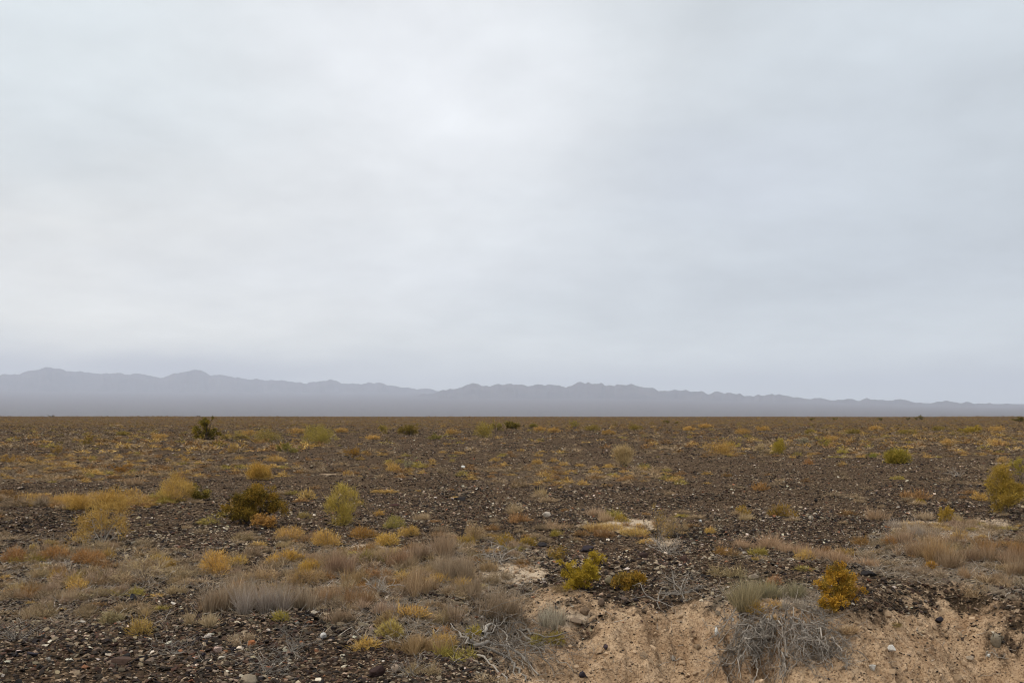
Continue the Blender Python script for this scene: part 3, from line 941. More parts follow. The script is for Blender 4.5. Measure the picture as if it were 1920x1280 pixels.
S(484, 900, 46, 30, 'gold', 'golden dome-shaped shrub in the gravel behind the broad dark olive bush',
  lobes=[(.0, .52, .32), (-.24, .4, .22), (.24, .42, .24)], twigs=3000, tl=.09, tw=.009, up=.9, clump=.55, tint=(.98, .92, .65))
S(226, 888, 34, 20, 'orange', 'small orange-gold shrub alone behind the loose golden shrub', stems=12, spread=.85, twigs=1800, tint=(1, 1, 1))
S(660, 861, 28, 23, 'orange', 'small leaning orange-brown shrub before a pale clay strip', stems=9, spread=.5, twigs=1600, tint=(.9, .95, .8))
S(768, 877, 24, 21, 'greygreen', 'wispy grey-green shrub on the gravel in mid plain', stems=9, spread=.6, twigs=900, gap=.25, tint=(1.25, 1.3, 1.1))
S(1168, 870, 46, 37, 'straw', 'pale straw-coloured shrub with an open twiggy crown', lm='straw-coloured open shrub',
  lobes=[(.0, .55, .3), (-.2, .5, .22), (.22, .6, .24), (.1, .25, .25), (-.15, .2, .2)], twigs=2300, tl=.12, tw=.010, up=.9, clump=.6, tint=(.98, .95, .85))
S(1350, 853, 66, 34, 'gold', 'wide golden shrub at the left of a far row of shrubs', lm='wide golden far shrub',
  lobes=[(-.28, .45, .22), (.0, .5, .26), (.28, .4, .22), (-.12, .65, .14), (.1, .25, .3)], twigs=3200, up=.7, clump=.6, tint=(.9, .84, .68))
S(1459, 852, 36, 34, 'yellowgreen', 'bright yellow-green shrub right of the wide golden shrub of the far row',
  lobes=[(.1, .68, .24), (-.1, .4, .28), (.18, .35, .28), (-.26, .2, .18)], twigs=3200, up=.7, clump=.5, tint=(.95, .88, .7))
S(1424, 853, 32, 22, 'straw', 'twiggy straw shrub between the wide golden and the bright yellow-green shrub', stems=10, spread=.7, twigs=1200, gap=.3)
S(1500, 851, 36, 16, 'tan', 'low tan shrub on the right of the bright yellow-green shrub of the far row', stems=10, spread=1, twigs=1500)
S(1546, 838, 22, 19, 'yellowgreen', 'small yellow-green shrub far behind the rounded bright green one', stems=9, spread=.6, twigs=1200)
S(1508, 834, 24, 14, 'greygreen', 'faint grey-green shrub among far scrub, left of a small yellow-green one', stems=9, spread=.7, twigs=900)
S(766, 815, 46, 24, 'olive', 'dark olive flat-topped shrub far out, right of a pale clay strip',
  lobes=[(-.3, .4, .2), (-.05, .5, .2), (.2, .65, .18), (.36, .75, .1), (.3, .3, .16), (.0, .25, .25)], twigs=4500, clump=.45, tint=(.62, .56, .42))
S(720, 812, 22, 16, 'olive', 'small olive shrub left of the dark flat-topped far shrub', stems=8, spread=.6, twigs=1200, tint=(1.1, 1.05, .95))
S(904, 820, 42, 31, 'olive', 'pale olive far shrub, left one of a close trio',
  lobes=[(.0, .6, .26), (-.25, .35, .2), (.25, .55, .22), (.1, .3, .3)], twigs=2400, up=.6, clump=.6, tint=(1, .95, .8))
S(930, 808, 26, 20, 'olive', 'olive far shrub in the middle of a close trio', stems=9, spread=.7, twigs=1800, tint=(.95, .95, .8))
S(960, 803, 24, 13, 'olive', 'dark round far shrub, right one of a close trio', stems=9, spread=.9, twigs=2600, leafy=True, tl=.16, tw=.09, tint=(.62, .6, .5))
S(1077, 805, 18, 17, 'olive', 'small upright olive far shrub right of the trio', stems=8, spread=.5, twigs=1300, tint=(1.05, 1.05, .85))
S(1820, 813, 36, 16, 'yellowgreen', 'flat yellow shrub far out toward the right', stems=10, spread=1, twigs=2000, tint=(1, .9, .7))
S(540, 850, 40, 20, 'olive', 'dull olive shrub on the gravel before the pale clay strip', stems=9, spread=.8, twigs=1800, gap=.2, tint=(.8, .85, .8))
S(815, 825, 26, 14, 'olive', 'low olive shrub below the dark flat-topped far shrub', stems=9, spread=.9, twigs=1200, tint=(.8, .85, .75))
S(105, 852, 26, 20, 'gold', 'small dull golden shrub at left mid plain', stems=9, spread=.8, twigs=1200, tint=(.75, .72, .6))
S(166, 836, 24, 18, 'olive', 'small olive-brown shrub far left', stems=9, spread=.8, twigs=1200, tint=(1, .85, .7))
S(14, 869, 32, 18, 'gold', 'golden shrub cut by the left edge of the photo', stems=9, spread=.9, twigs=1400, tint=(.85, .8, .7))
S(1773, 981, 28, 33, 'olive', 'small upright olive-gold shrub in front of the big olive-yellow one', stems=9, subs=6, subsub=4, spread=.55, twigs=2200, tint=(1.25, 1.05, .65))
# near, along the bank
S(1573, 1142, 96, 94, 'ochre', 'bright ochre-yellow bush on the lip of the sandy bank', name='leafy_bush', cat='bush', lm='bright ochre-yellow bush',
  lobes=[(.0, .84, .15), (-.14, .66, .2), (.16, .66, .19), (.3, .5, .18), (-.3, .42, .18), (.0, .46, .26), (-.3, .2, .17), (.16, .34, .2), (-.1, .22, .2), (.4, .44, .08), (-.06, .95, .06)],
  twigs=12500, tl=.019, tw=.0060, clump=.33, wood='darkwood', wr=.007, sub=20, up=.3, tint=(1.12, 1.02, .8))
S(1092, 1102, 104, 70, 'yellowgreen', 'yellow-green leafy bush leaning right on the bank edge', name='leafy_bush', cat='bush', lm='yellow-green leafy bush',
  lobes=[(.22, .74, .17), (.36, .82, .1), (.02, .58, .18), (-.2, .48, .17), (-.05, .34, .2), (.15, .42, .17), (-.22, .2, .15), (-.08, .1, .12), (-.36, .62, .07), (-.42, .78, .05)],
  twigs=9000, tl=.019, tw=.0060, clump=.33, wood='darkwood', wr=.007, sub=18, up=.3, tint=(1.02, .9, .5))
S(1182, 1104, 76, 40, 'ochre', 'low golden-brown leafy bush right beside the yellow-green leafy bush', name='leafy_bush', cat='bush',
  lobes=[(.12, .62, .2), (-.15, .5, .2), (.34, .4, .14), (-.32, .4, .14), (.0, .3, .2), (-.1, .14, .14)], twigs=5200, tl=.019, tw=.007, clump=.42, wr=.005, up=.3, tint=(.85, .82, .9))
S(1046, 1050, 34, 26, 'ochre', 'dull gold sprig just up left of the yellow-green leafy bush', name='leafy_bush', cat='bush', stems=7, subs=5, subsub=3, spread=.6,
  twigs=1100, tl=.02, tw=.006, leafy=True, gap=.3, tint=(.75, .75, .9))
S(1234, 1022, 62, 78, 'ochre', 'spindly dark-twigged sapling bearing few tiny gold leaves', name='spindly_shrub', lm='spindly dark-twigged sapling', stems=9, subs=6, subsub=3, spread=.75,
  twigs=900, tl=.022, tw=.007, leafy=True, gap=.25, wood='wood', wr=.006, wob=.28)
S(1262, 1006, 52, 42, 'straw', 'rounded straw shrub beside the spindly dark-twigged sapling', stems=14, spread=.85, twigs=2400, tint=(.85, .82, .82))
S(272, 1088, 96, 62, 'straw', 'bare straw-coloured shrub with long forking twigs', lm='bare straw-coloured shrub', name='bare_shrub', stems=15, subs=6, subsub=3, spread=.85, twigs=900, tl=.07, gap=.1,
  wood='grey', wr=.005, up=.03, wtint=(1.3, 1.15, .95))
S(95 + 600, 1000 + 185, 1, 1, 'paleyellow', 'x') if False else None
# far bushes on the horizon line
for (px, py, w, h, t, lab) in [(1724, 787, 16, 9, (.55, .55, .5), 'dark speck of a bush breaking the horizon at the right'),
                               (1703, 787, 8, 5, (.55, .55, .5), 'tiny dark bush on the horizon left of the larger speck'),
                               (1522, 788, 10, 5, (.6, .62, .45), 'tiny olive bush on the horizon above the far row of shrubs'),
                               (1566, 787, 9, 5, (.7, .7, .55), 'tiny yellowish bush on the horizon right of the tiny olive one'),
                               (1649, 788, 10, 6, (.6, .6, .5), 'tiny bush on the horizon above the rounded bright green shrub'),
                               (1911, 791, 20, 10, (.5, .5, .5), 'dark bush on the horizon at the right edge'),
                               (97, 781.4, 12, 4, (.5, .45, .4), 'flat dark bush on the left horizon'),
                               (372, 780.9, 8, 2.4, (.45, .42, .4), 'tiny flat bush on the horizon behind the dark green little tree'),
                               (1250, 793, 12, 6, (.6, .6, .5), 'tiny dark bush far behind the pale straw-coloured shrub'),
                               (1000, 801, 14, 7, (.7, .7, .6), 'tiny olive bush just right of the far trio'),
                               (1268, 794, 7, 4, (.5, .5, .45), 'tiny dark dot of a bush near the horizon right of centre')]:
    S(px, py, w, h, 'olive', lab, name='far_bush', cat='bush', group='small bushes near the horizon', stems=7, subs=5, subsub=3, spread=.9, leafy=True,
      twigs=700, tl=h * .0016 * 40 / 10, tw=.10 + .04 * h, tint=t)

fr_ = np.random.default_rng(61)
for (px, py, w, h) in [(470, 817, 40, 13), (556, 813, 34, 12), (640, 811, 26, 10), (700, 824, 30, 9), (850, 814, 30, 11), (1012, 808, 24, 9), (1040, 811, 28, 10),
                       (1112, 807, 30, 11), (1142, 814, 26, 9), (1192, 806, 30, 10), (1292, 807, 24, 8), (1322, 802, 26, 8), (1392, 813, 32, 10), (1432, 807, 28, 9),
                       (1602, 813, 30, 10), (1642, 807, 26, 9), (1522, 813, 26, 9), (1702, 814, 36, 10), (1762, 807, 30, 9), (1872, 808, 34, 10), (300, 822, 30, 9),
                       (230, 816, 26, 8), (1560, 826, 34, 9), (1870, 834, 40, 11), (1780, 832, 34, 9)]:
    k = fr_.uniform(.8, 1.05)
    S(px, py, w, h, 'olive' if fr_.uniform() < .6 else 'gold', 'low wide dull yellow bush in the far belt of scrub', name='far_bush', cat='bush', group='low bushes of the far scrub belt',
      lobes=[(-.3, .45, .2), (.05, .6, .22), (.3, .4, .2), (-.1, .3, .28)], twigs=900, up=.5, clump=.6, tint=(k, k * .92, k * .8))

# ------------------------------------------------------------------ cushions, tussocks, mats with their own labels
def place_two(name, cat, px, py, wood, fol, label, tint, group=None, rz=0.0):
    pt = ground_at(px, py)
    root = empty(name, (pt[0], pt[1], pt[2] - 0.008), rz)
    b = link(bpy.data.objects.new('branches', wood), root)
    f = link(bpy.data.objects.new('foliage', fol), root)
    if tint is not None: f.color = (*tint, 1)
    tag(root, label, cat, group)
    return root


def cushion(px, py, wpx, hpx, pal, label, tint=None, n=None, lobes=5):
    pt = ground_at(px, py)
    W, Ht = size_at(pt, wpx * 1.05, hpx)
    if tint is not None: tint = (tint[0] * .97, tint[1], min(1.0, tint[2] * 1.25))
    n = n or int(np.clip(wpx * hpx * 1.7, 450, 3800))
    tw = max(.0036, pt[1] * .00034)
    wd, fo = cushion_arrays(W, Ht, int(px * 3 + py), pal, n=n, tl=max(.028, .13 * W * .6), tw=tw, lobes=lobes)
    return place_two('cushion_plant', 'cushion plant', px, py, mesh_of('branches', wd, M_WOOD), mesh_of('foliage', fo, M_LEAF), label, tint)


C_ = cushion
C_(62, 947, 48, 23, 'gold', 'bright golden cushion farthest left of the golden row, on gravel', (1, .95, .7))
C_(104, 948, 30, 13, 'gold', 'dull low cushion between the bright golden one and the low golden shrub', (.75, .72, .65))
C_(258, 946, 50, 24, 'gold', 'golden double cushion right of the soft golden shrub', (1, .95, .7))
C_(310, 942, 26, 10, 'gold', 'small flat golden cushion at the foot of the loose golden shrub', (.95, .88, .65))
C_(574, 971, 32, 15, 'paleyellow', 'yellow cushion between the broad dark olive bush and the tall feathery shrub', (.72, .68, .6))
C_(711, 966, 20, 11, 'gold', 'small golden cushion alone right of the tall feathery shrub', (1, .9, .6))
C_(736, 988, 42, 26, 'yellowgreen', 'olive-topped cushion with a darker yellow foot', (.85, .85, .8))
C_(540, 1010, 56, 28, 'gold', 'pale golden many-lobed cushion in front of the broad dark olive bush', (1.1, 1.02, .85), lobes=8)
C_(612, 1022, 60, 36, 'gold', 'large lumpy golden cushion in front of the tall feathery shrub', (1.12, 1.05, .75), lobes=8)
C_(676, 1008, 56, 24, 'orange', 'tan-orange cushion right of the large lumpy golden one', (1.05, 1.05, 1.2))
C_(722, 1020, 54, 26, 'gold', 'bright yellow-gold cushion behind the pale sandy patch', (1.12, 1.06, .62), lobes=7)
C_(772, 1003, 46, 22, 'gold', 'gold and orange cushion right of the bright yellow-gold one', (1, .95, .65))
C_(890, 1012, 36, 36, 'straw', 'upright tan-gold cushion behind the grey twig tangle', (1, .92, .72))
C_(950, 1024, 46, 30, 'ochre', 'gold cushion growing out of the grey twig tangle', (.95, .95, 1.2))
C_(988, 1022, 44, 20, 'ochre', 'gold cushion just right of the one in the twig tangle', (1, 1, 1.2))
C_(538, 1054, 60, 28, 'gold', 'low golden cushion with a dark underside, right of the fluffy golden mound', (1.05, .95, .55))
C_(584, 1074, 44, 32, 'gold', 'rounded golden cushion up right of the grey grass clump', (1.08, 1, .55))
C_(400, 1072, 72, 46, 'gold', 'fluffy golden mound behind the grey grass clump', (1.2, 1.1, .75), lobes=4)
C_(488, 1090, 60, 26, 'straw', 'tan-gold cushion directly behind the grey grass clump', (1, .9, .7))
C_(566, 1094, 70, 28, 'straw', 'flat tan-gold cushion right behind the grey grass clump', (.92, .82, .62))
C_(1162, 977, 34, 16, 'ochre', 'golden cushion standing at the rim of the pale sandy patch', (.9, .95, 1.1))
C_(1196, 1002, 66, 15, 'gold', 'long flat straw-gold cushion in front of the pale sandy patch', (1.1, 1.08, .9), lobes=8)
C_(1128, 994, 80, 14, 'gold', 'flat golden cushion along the left of the pale sandy patch', (1, .98, .8), lobes=8)
C_(1391, 965, 38, 20, 'ochre', 'golden dome-shaped cushion above the dark twigs, left of a wider one', (1, .98, 1))
C_(1468, 968, 56, 28, 'ochre', 'wide brown-gold cushion of several lobes on dark gravel', (.78, .76, .9), lobes=8)
C_(1332, 998, 26, 12, 'gold', 'flat golden cushion on pale pebbles left of the tan grass strip', (1.1, 1.05, .7))
C_(1722, 942, 24, 10, 'ochre', 'little golden tuft left above the small upright olive-gold shrub', (.95, .95, 1))
C_(732, 1192, 44, 34, 'paleyellow', 'pale lemon-yellow cushion at the top of the gravel mound', (.95, .92, .72))
C_(728, 1172, 44, 30, 'straw', 'brownish gold tuft behind the pale lemon-yellow cushion', (.78, .70, .5))
C_(1744, 1064, 32, 15, 'ochre', 'bright orange-gold cushion on gravel before the brown grass cluster', (1.1, .95, 1))
C_(1667, 1022, 26, 22, 'orange', 'rust-orange tuft at the left end of the brown grass cluster', (.95, .9, .9))
C_(884, 1194, 38, 22, 'yellowgreen', 'small yellow tuft at the left of the root tangle', (1.1, 1.05, .85))
C_(1010, 1210, 26, 24, 'yellowgreen', 'small olive tuft among the roots', (.95, .95, .8))
C_(1046, 1204, 36, 24, 'yellowgreen', 'yellow-olive tuft at the right end of the root tangle', (.95, .9, .8))
C_(931, 864, 26, 9, 'gold', 'flat golden cushion on the gravel far behind the sandy patch', (.9, .85, .6))
C_(1006, 870, 36, 11, 'gold', 'flat dull golden cushion left of the pale straw-coloured open shrub', (.85, .78, .58))
C_(740, 882, 36, 16, 'gold', 'golden cushion just left of the wispy grey-green shrub', (.98, .9, .6))
C_(651, 891, 26, 11, 'gold', 'small golden cushion behind the tall feathery shrub', (1, .9, .6))
C_(516, 864, 48, 10, 'gold', 'flat golden cushion far behind the golden dome-shaped shrub', (.95, .88, .65))
C_(1515, 870, 22, 13, 'orange', 'pinkish orange tuft standing on the pale clay strip', (1.05, .95, 1.15))
C_(1579, 849, 20, 9, 'yellowgreen', 'bright yellow low tuft left behind the rounded bright green shrub', (1.1, 1.05, .6))
C_(1640, 857, 26, 9, 'green', 'low green tuft left of the rounded bright green shrub', (1, 1, 1))
C_(1880, 866, 28, 13, 'gold', 'golden cushion left of the shrub cut by the right edge', (1, .95, .75))
C_(1686, 898, 30, 8, 'yellowgreen', 'flat yellowish cushion in gravel below the rounded bright green shrub', (1, .95, .8))
C_(1360, 893, 22, 11, 'orange', 'brown-orange cushion with a gold top on open gravel', (.75, .8, .8))
C_(158, 1054, 62, 30, 'rust', 'rust-gold cushion in front of the bare-stemmed golden shrub', (1.25, 1.1, .75))
C_(98, 1048, 64, 26, 'rust', 'rust-brown cushion left of the rust-gold one', (1.2, 1.05, .7))
C_(26, 1052, 60, 32, 'rust', 'rust-brown cushion at the left edge', (1.15, 1.0, .72))
C_(62, 1030, 20, 12, 'gold', 'small mustard cushion above the rust-brown cushions', (.9, .9, .55))
C_(90, 1022, 24, 12, 'paleyellow', 'small pale yellow cushion left of the bare-stemmed golden shrub', (.85, .8, .8))
C_(312, 1063, 34, 22, 'gold', 'mustard tuft at the right side of the bare straw-coloured shrub', (.85, .78, .45))
C_(205, 1166, 44, 22, 'greygreen', 'mossy olive tuft on the gravel at lower left', (1.15, 1.05, .7))
C_(530, 1160, 34, 14, 'yellowgreen', 'olive-yellow tuft in front of the grey grass clump', (.85, .82, .7))
C_(1455, 1096, 34, 20, 'rust', 'rust tuft above the grey-green brush on the bank', (1.1, .95, .8))


def tussock(px, py, wpx, hpx, pal, label, tint=None, n=None, spread=.34, name='grass_tussock', cat='grass tussock', tufts=8):
    pt = ground_at(px, py)
    W, Ht = size_at(pt, wpx, hpx)
    n = n or int(np.clip(wpx * hpx * .42, 420, 1700))
    V, T, C = tussock_arrays(W, Ht * 1.2, int(px * 5 + py), pal, n=n, tw=max(.0026, pt[1] * .00028), spread=spread, tufts=tufts)
    o = link(bpy.data.objects.new(name, make_mesh(name, V, T, C, [M_GRASS])))
    o.location = (pt[0], pt[1], pt[2] - .006)
    if tint is not None: o.color = (*tint, 1)
    tag(o, label, cat)
    return o


T_ = tussock
T_(432, 1142, 96, 72, 'greybrown', 'largest upright grey grass clump, left of its row')
LANDMARKS.append(('largest grey grass clump', 432, 1115))
T_(492, 1146, 74, 62, 'grey', 'grey grass clump second from the left in its row', (.95, .9, .88))
T_(548, 1142, 66, 52, 'greybrown', 'grey-brown grass clump at the right end of the upright row')
T_(400, 1140, 46, 44, 'greybrown', 'short grey-brown clump at the left flank of the largest one', (1.1, 1, .9))
T_(612, 1128, 60, 40, 'greybrown', 'tan-grey grass clump between the upright row and the dark hollow', (1.15, 1, .85))
T_(636, 1072, 64, 50, 'greybrown', 'purplish brown clump left of the pale sandy patch', (.9, .78, .75), spread=.6)
T_(826, 1042, 66, 56, 'greybrown', 'tall brown grass clump right of the yellow-gold cushions', (1.02, .95, .9))
T_(790, 1048, 54, 44, 'greybrown', 'brown grass clump left next to the tall brown one', (.95, .88, .85))
T_(852, 1084, 76, 60, 'greybrown', 'shaggy grey-brown clump in front of the tall brown grass')
T_(744, 1060, 60, 40, 'greybrown', 'brown clump right of the pale sandy patch', (1.05, .88, .78))
T_(790, 1108, 70, 50, 'greybrown', 'leaning tan-brown clump right of the dark hollow', (1.1, 1, .85))
T_(668, 1092, 60, 34, 'straw', 'straw tuft left behind the dark hollow', (.75, .68, .62))
T_(664, 1130, 50, 40, 'rust', 'rusty brown stubble left below the dark hollow', (.85, .85, .95), spread=.6)
T_(878, 1116, 56, 44, 'greybrown', 'brown clump just left above the root tangle', (.9, .88, .85))
T_(950, 1156, 110, 70, 'greybrown', 'wide grey-brown brush clump hanging over the root tangle', (.88, .86, .84), spread=.6)
LANDMARKS.append(('brush clump over the roots', 950, 1130))
T_(1042, 1170, 50, 44, 'grey', 'small grey grass clump right of the brush over the roots', (.95, .95, .85))
T_(640, 1166, 60, 36, 'greybrown', 'low grey-brown clump behind the pale lemon-yellow cushion', (1, .95, .9), spread=.6)
T_(836, 1166, 72, 40, 'greybrown', 'ragged brown clump left of the dark gap under the brush', (.85, .8, .78), spread=.6)
T_(765, 1218, 70, 36, 'straw', 'straw-brown grass on the right flank of the gravel mound', (.62, .55, .5), spread=.8)
T_(820, 1222, 50, 36, 'straw', 'straw grass tuft between the gravel mound and the roots', (.7, .62, .55))
T_(1052, 988, 76, 18, 'tan', 'flat tan mound with an orange left end, left of the pale sandy patch', (1, .92, .82), spread=1.1)
T_(1637, 974, 46, 28, 'tan', 'round tan tussock left above the brown grass cluster', (1.0, .92, .85), spread=.6)
# the strip of low tan grass that crosses the gravel
for i, (px, py, w, h) in enumerate([(1382, 1022, 60, 16), (1412, 1026, 60, 20), (1440, 1024, 50, 34), (1462, 1032, 64, 24), (1492, 1036, 60, 26), (1522, 1042, 62, 26),
                                    (1552, 1048, 62, 26), (1582, 1052, 60, 24), (1612, 1056, 58, 20), (1640, 1060, 50, 16)]):
    T_(px, py, w, h, 'tan', ['low tan tuft at the very left end of the tan grass strip', 'low tan tuft second from the left in the tan grass strip',
                             'tallest tuft of the tan grass strip', 'tan tuft just right of the tallest one in the strip',
                             'tan tuft fifth from the left in the grass strip', 'tan tuft in the middle right of the grass strip',
                             'tan tuft of the strip directly behind the bright ochre-yellow bush', 'tan tuft of the strip right behind the ochre-yellow bush',
                             'tan tuft second from the right end of the strip', 'low tan tuft at the right end of the strip'][i], (1.02, .92, .86), spread=.85)
for (px, py, w, h, pal, t, lab) in [
    (1690, 1016, 60, 34, 'greybrown', (1.05, .95, .9), 'brown tussock at the upper left of the right-hand grass cluster'),
    (1712, 1040, 50, 36, 'greybrown', (1.1, 1, .9), 'brown tussock right below the rust-orange tuft'),
    (1738, 1046, 52, 48, 'tan', (.85, .78, .7), 'tall tan-brown tussock at the heart of the right-hand grass cluster'),
    (1766, 1052, 50, 54, 'tan', (.95, .82, .6), 'tallest golden-brown tussock of the right-hand grass cluster'),
    (1784, 1064, 54, 44, 'greybrown', (.85, .78, .7), 'dark brown tussock at the front of the right-hand grass cluster'),
    (1728, 1004, 60, 28, 'grey', (.9, .85, .8), 'pale grey tussock at the back of the right-hand grass cluster'),
    (1690, 988, 50, 24, 'grey', (.9, .85, .8), 'pale grey wispy tussock behind the right-hand grass cluster'),
    (1786, 1022, 46, 32, 'greybrown', (.85, .75, .68), 'dark tussock at the right back of the right-hand grass cluster'),
    (1822, 1050, 60, 34, 'greybrown', (.85, .76, .7), 'dark brown tussock right of the golden-brown one'),
    (1858, 1032, 48, 32, 'rust', (.9, .85, .75), 'rust-brown tussock on the slope under the big olive-yellow shrub'),
    (1850, 1050, 46, 36, 'greybrown', (.95, .85, .75), 'brown tussock in the gap right of the dark brown one'),
    (1886, 1052, 46, 38, 'greybrown', (.95, .85, .78), 'brown tussock second from the right edge'),
    (1912, 1078, 46, 46, 'greybrown', (1, .92, .82), 'brown tussock lowest at the right edge'),
    (1906, 1040, 42, 34, 'rust', (.85, .8, .75), 'rust-brown tussock highest at the right edge'),
    (1814, 1082, 40, 26, 'tan', (.85, .75, .65), 'small tan tussock at the front right of the bright orange-gold cushion'),
    (1876, 1092, 46, 26, 'greybrown', (1, .9, .8), 'small brown tussock on the stony right end of the bank'),
    (1392, 1140, 84, 62, 'greygreen', (1, .95, .85), 'shaggy grey-green brush at the left of the bank-top brush row'),
    (1446, 1122, 70, 46, 'greygreen', (1, 1, .95), 'grey-green brush in the middle of the bank-top brush row'),
    (1494, 1116, 62, 34, 'greygreen', (.9, .9, .85), 'dark grey-green brush left beside the bright ochre-yellow bush'),
    (1478, 1140, 80, 26, 'grey', (1, .98, .92), 'low grey brush in front of the bank-top brush row')]:
    T_(px, py, w, h, pal, lab, t, spread=.5)


# ------------------------------------------------------------------ dead wood
def dead_mesh(name, polys, subs, r, rad, pal, hug=None, tint=1.0, fine=None):
    """polys: list of (k,3) world polylines; each grows forking side twigs"""
    mb = MB()
    P0 = np.stack(polys)
    n, K, _ = P0.shape
    rad = np.broadcast_to(rad, (n,))
    tp = np.linspace(1, .35, K)[None] * rad[:, None] * (1 + .18 * r.normal(size=(n, K)))
    mb.add(*tubes(P0, np.abs(tp), pal_colors(PAL[pal], n, r) * tint, 6))
    cur = P0; crad = rad
    for lv, cnt in enumerate(subs):
        m = len(cur) * cnt
        par = np.repeat(np.arange(len(cur)), cnt)
        K = cur.shape[1]
        t = r.uniform(.15, .98, m) * (K - 1.001); i = t.astype(int); f = (t - i)[:, None]
        st = cur[par, i] * (1 - f) + cur[par, i + 1] * f
        dd = nrm(nrm(cur[par, i + 1] - cur[par, i]) * .8 + r.normal(0, .55, (m, 3)))
        plen = np.linalg.norm(np.diff(cur, axis=1), axis=2).sum(1)
        P = walk(st, dd, plen[par] * r.uniform(.25, .6, m), 6, .26, -.02, r)
        if hug is not None:
            g = H(P[..., 0], P[..., 1])
            P[..., 2] = np.maximum(P[..., 2], g + .004)
        rd = crad[par] * r.uniform(.35, .6, m)
        rd = np.maximum(rd, fine or .0017)
        mb.add(*tubes(P, np.linspace(1, .35, 6)[None] * rd[:, None], pal_colors(PAL[pal], m, r) * tint, 4 if lv == 0 else 3))
        cur = P; crad = rd
    V, T, C = mb.arrays()
    return V, T, C


def world_obj(name, arr, mat, pt, parent=None, smooth=True):
    V, T, C = arr
    o = bpy.data.objects.new(name, make_mesh(name, V - np.array(pt), T, C, [mat], smooth))
    return link(o, parent)


d_r = np.random.default_rng(99)


def px_poly(pts, lift, k=10, wig=.012):
    """a polyline through ground places, lifted by its own heights, resampled and made crooked"""
    G = np.array([ground_at(a, b) for a, b in pts])
    G[:, 2] += np.array(lift)
    s = np.concatenate([[0], np.cumsum(np.linalg.norm(np.diff(G, axis=0), axis=1))])
    q = np.linspace(0, s[-1], k)
    P = np.stack([np.interp(q, s, G[:, j]) for j in range(3)], 1)
    P[1:-1] += d_r.normal(0, wig, (k - 2, 3))
    return P


# the root tangle in the wash
polys = [px_poly([(885, 1222), (930, 1218), (975, 1240), (1010, 1272)], [.05, .06, .05, .03]),
         px_poly([(880, 1215), (915, 1225), (960, 1250), (985, 1285)], [.06, .06, .04, .03]),
         px_poly([(900, 1210), (945, 1195), (970, 1182)], [.05, .14, .16]),
         px_poly([(905, 1205), (920, 1190), (945, 1205), (955, 1222)], [.08, .12, .10, .02]),
         px_poly([(975, 1198), (1010, 1208), (1040, 1212), (1068, 1196)], [.10, .09, .08, .06]),
         px_poly([(970, 1200), (1000, 1220), (1022, 1250), (1040, 1275)], [.10, .08, .05, .03]),
         px_poly([(965, 1200), (985, 1230), (990, 1260)], [.10, .06, .03]),
         px_poly([(950, 1205), (965, 1190), (985, 1196), (995, 1222)], [.06, .13, .12, .02]),
         px_poly([(950, 1225), (962, 1245), (968, 1275)], [.06, .04, .02]),
         px_poly([(880, 1220), (860, 1205), (845, 1190)], [.05, .08, .10]),
         px_poly([(895, 1235), (930, 1255), (950, 1285)], [.03, .03, .02]),
         px_poly([(1010, 1225), (1050, 1250), (1075, 1262)], [.06, .04, .02]),
         px_poly([(935, 1200), (930, 1180), (940, 1165)], [.06, .10, .14]),
         px_poly([(970, 1215), (1005, 1205), (1030, 1190)], [.08, .12, .14])]
pt = ground_at(960, 1225)
root = empty('dead_shrub', pt)
tag(root, 'gnarled grey root tangle of a dead shrub hanging in the wash', 'dead shrub')
world_obj('roots', dead_mesh('roots', polys, (), d_r, 1.45 * np.array([.012, .010, .009, .010, .008, .007, .006, .008, .007, .007, .006, .005, .006, .006]), 'grey', tint=.74), M_WOOD, pt, root)
fine_p = [px_poly([(a, b), (a + d_r.uniform(-40, 60), b + d_r.uniform(-10, 22)), (a + d_r.uniform(-70, 100), b + d_r.uniform(5, 52))],
                  [d_r.uniform(.02, .14), d_r.uniform(.03, .13), .015], wig=.018) for a, b in zip(d_r.uniform(880, 1030, 26), d_r.uniform(1172, 1232, 26))]
world_obj('branches', dead_mesh('branches', fine_p, (4, 3), d_r, .0034, 'grey', hug=1, tint=.68), M_WOOD, pt, root)
LANDMARKS.append(('gnarled root tangle', 960, 1215))

# the drooping grey shrub on the bank
pt = ground_at(1462, 1190)
root = empty('dead_shrub', pt)
tag(root, 'big grey dead shrub drooping down the sandy bank over a dark hollow', 'dead shrub')
LANDMARKS.append(('drooping grey dead shrub', 1470, 1200))


def droop(n, x0, x1, y0, y1, dx, dy, seed, rad, subs, tint):
    r = np.random.default_rng(seed)
    out = []
    for i in range(n):
        a = r.uniform(x0, x1); b = r.uniform(y0, y1)
        ddx = dx * (a - 0.5 * (x0 + x1)) / (0.5 * (x1 - x0)) + r.normal(0, 16)
        e = r.uniform(.4, 1.15) * dy
        l0 = r.uniform(.02, .09)
        out.append(px_poly([(a, b), (a + ddx * .4, b + e * .45), (a + ddx, b + e)], [l0, l0 + r.uniform(0, .13), r.uniform(.005, .07)], k=9, wig=.018))
    return dead_mesh('branches', out, subs, r, rad * r.uniform(.5, 1.9, len(out)), 'grey', hug=1, tint=tint)


world_obj('branches', droop(75, 1395, 1530, 1140, 1195, 50, 62, 1, .0046, (4, 3), .84), M_WOOD, pt, root)
world_obj('roots', droop(42, 1385, 1560, 1195, 1240, 36, 52, 2, .0052, (4, 3), .88), M_WOOD, pt, root)

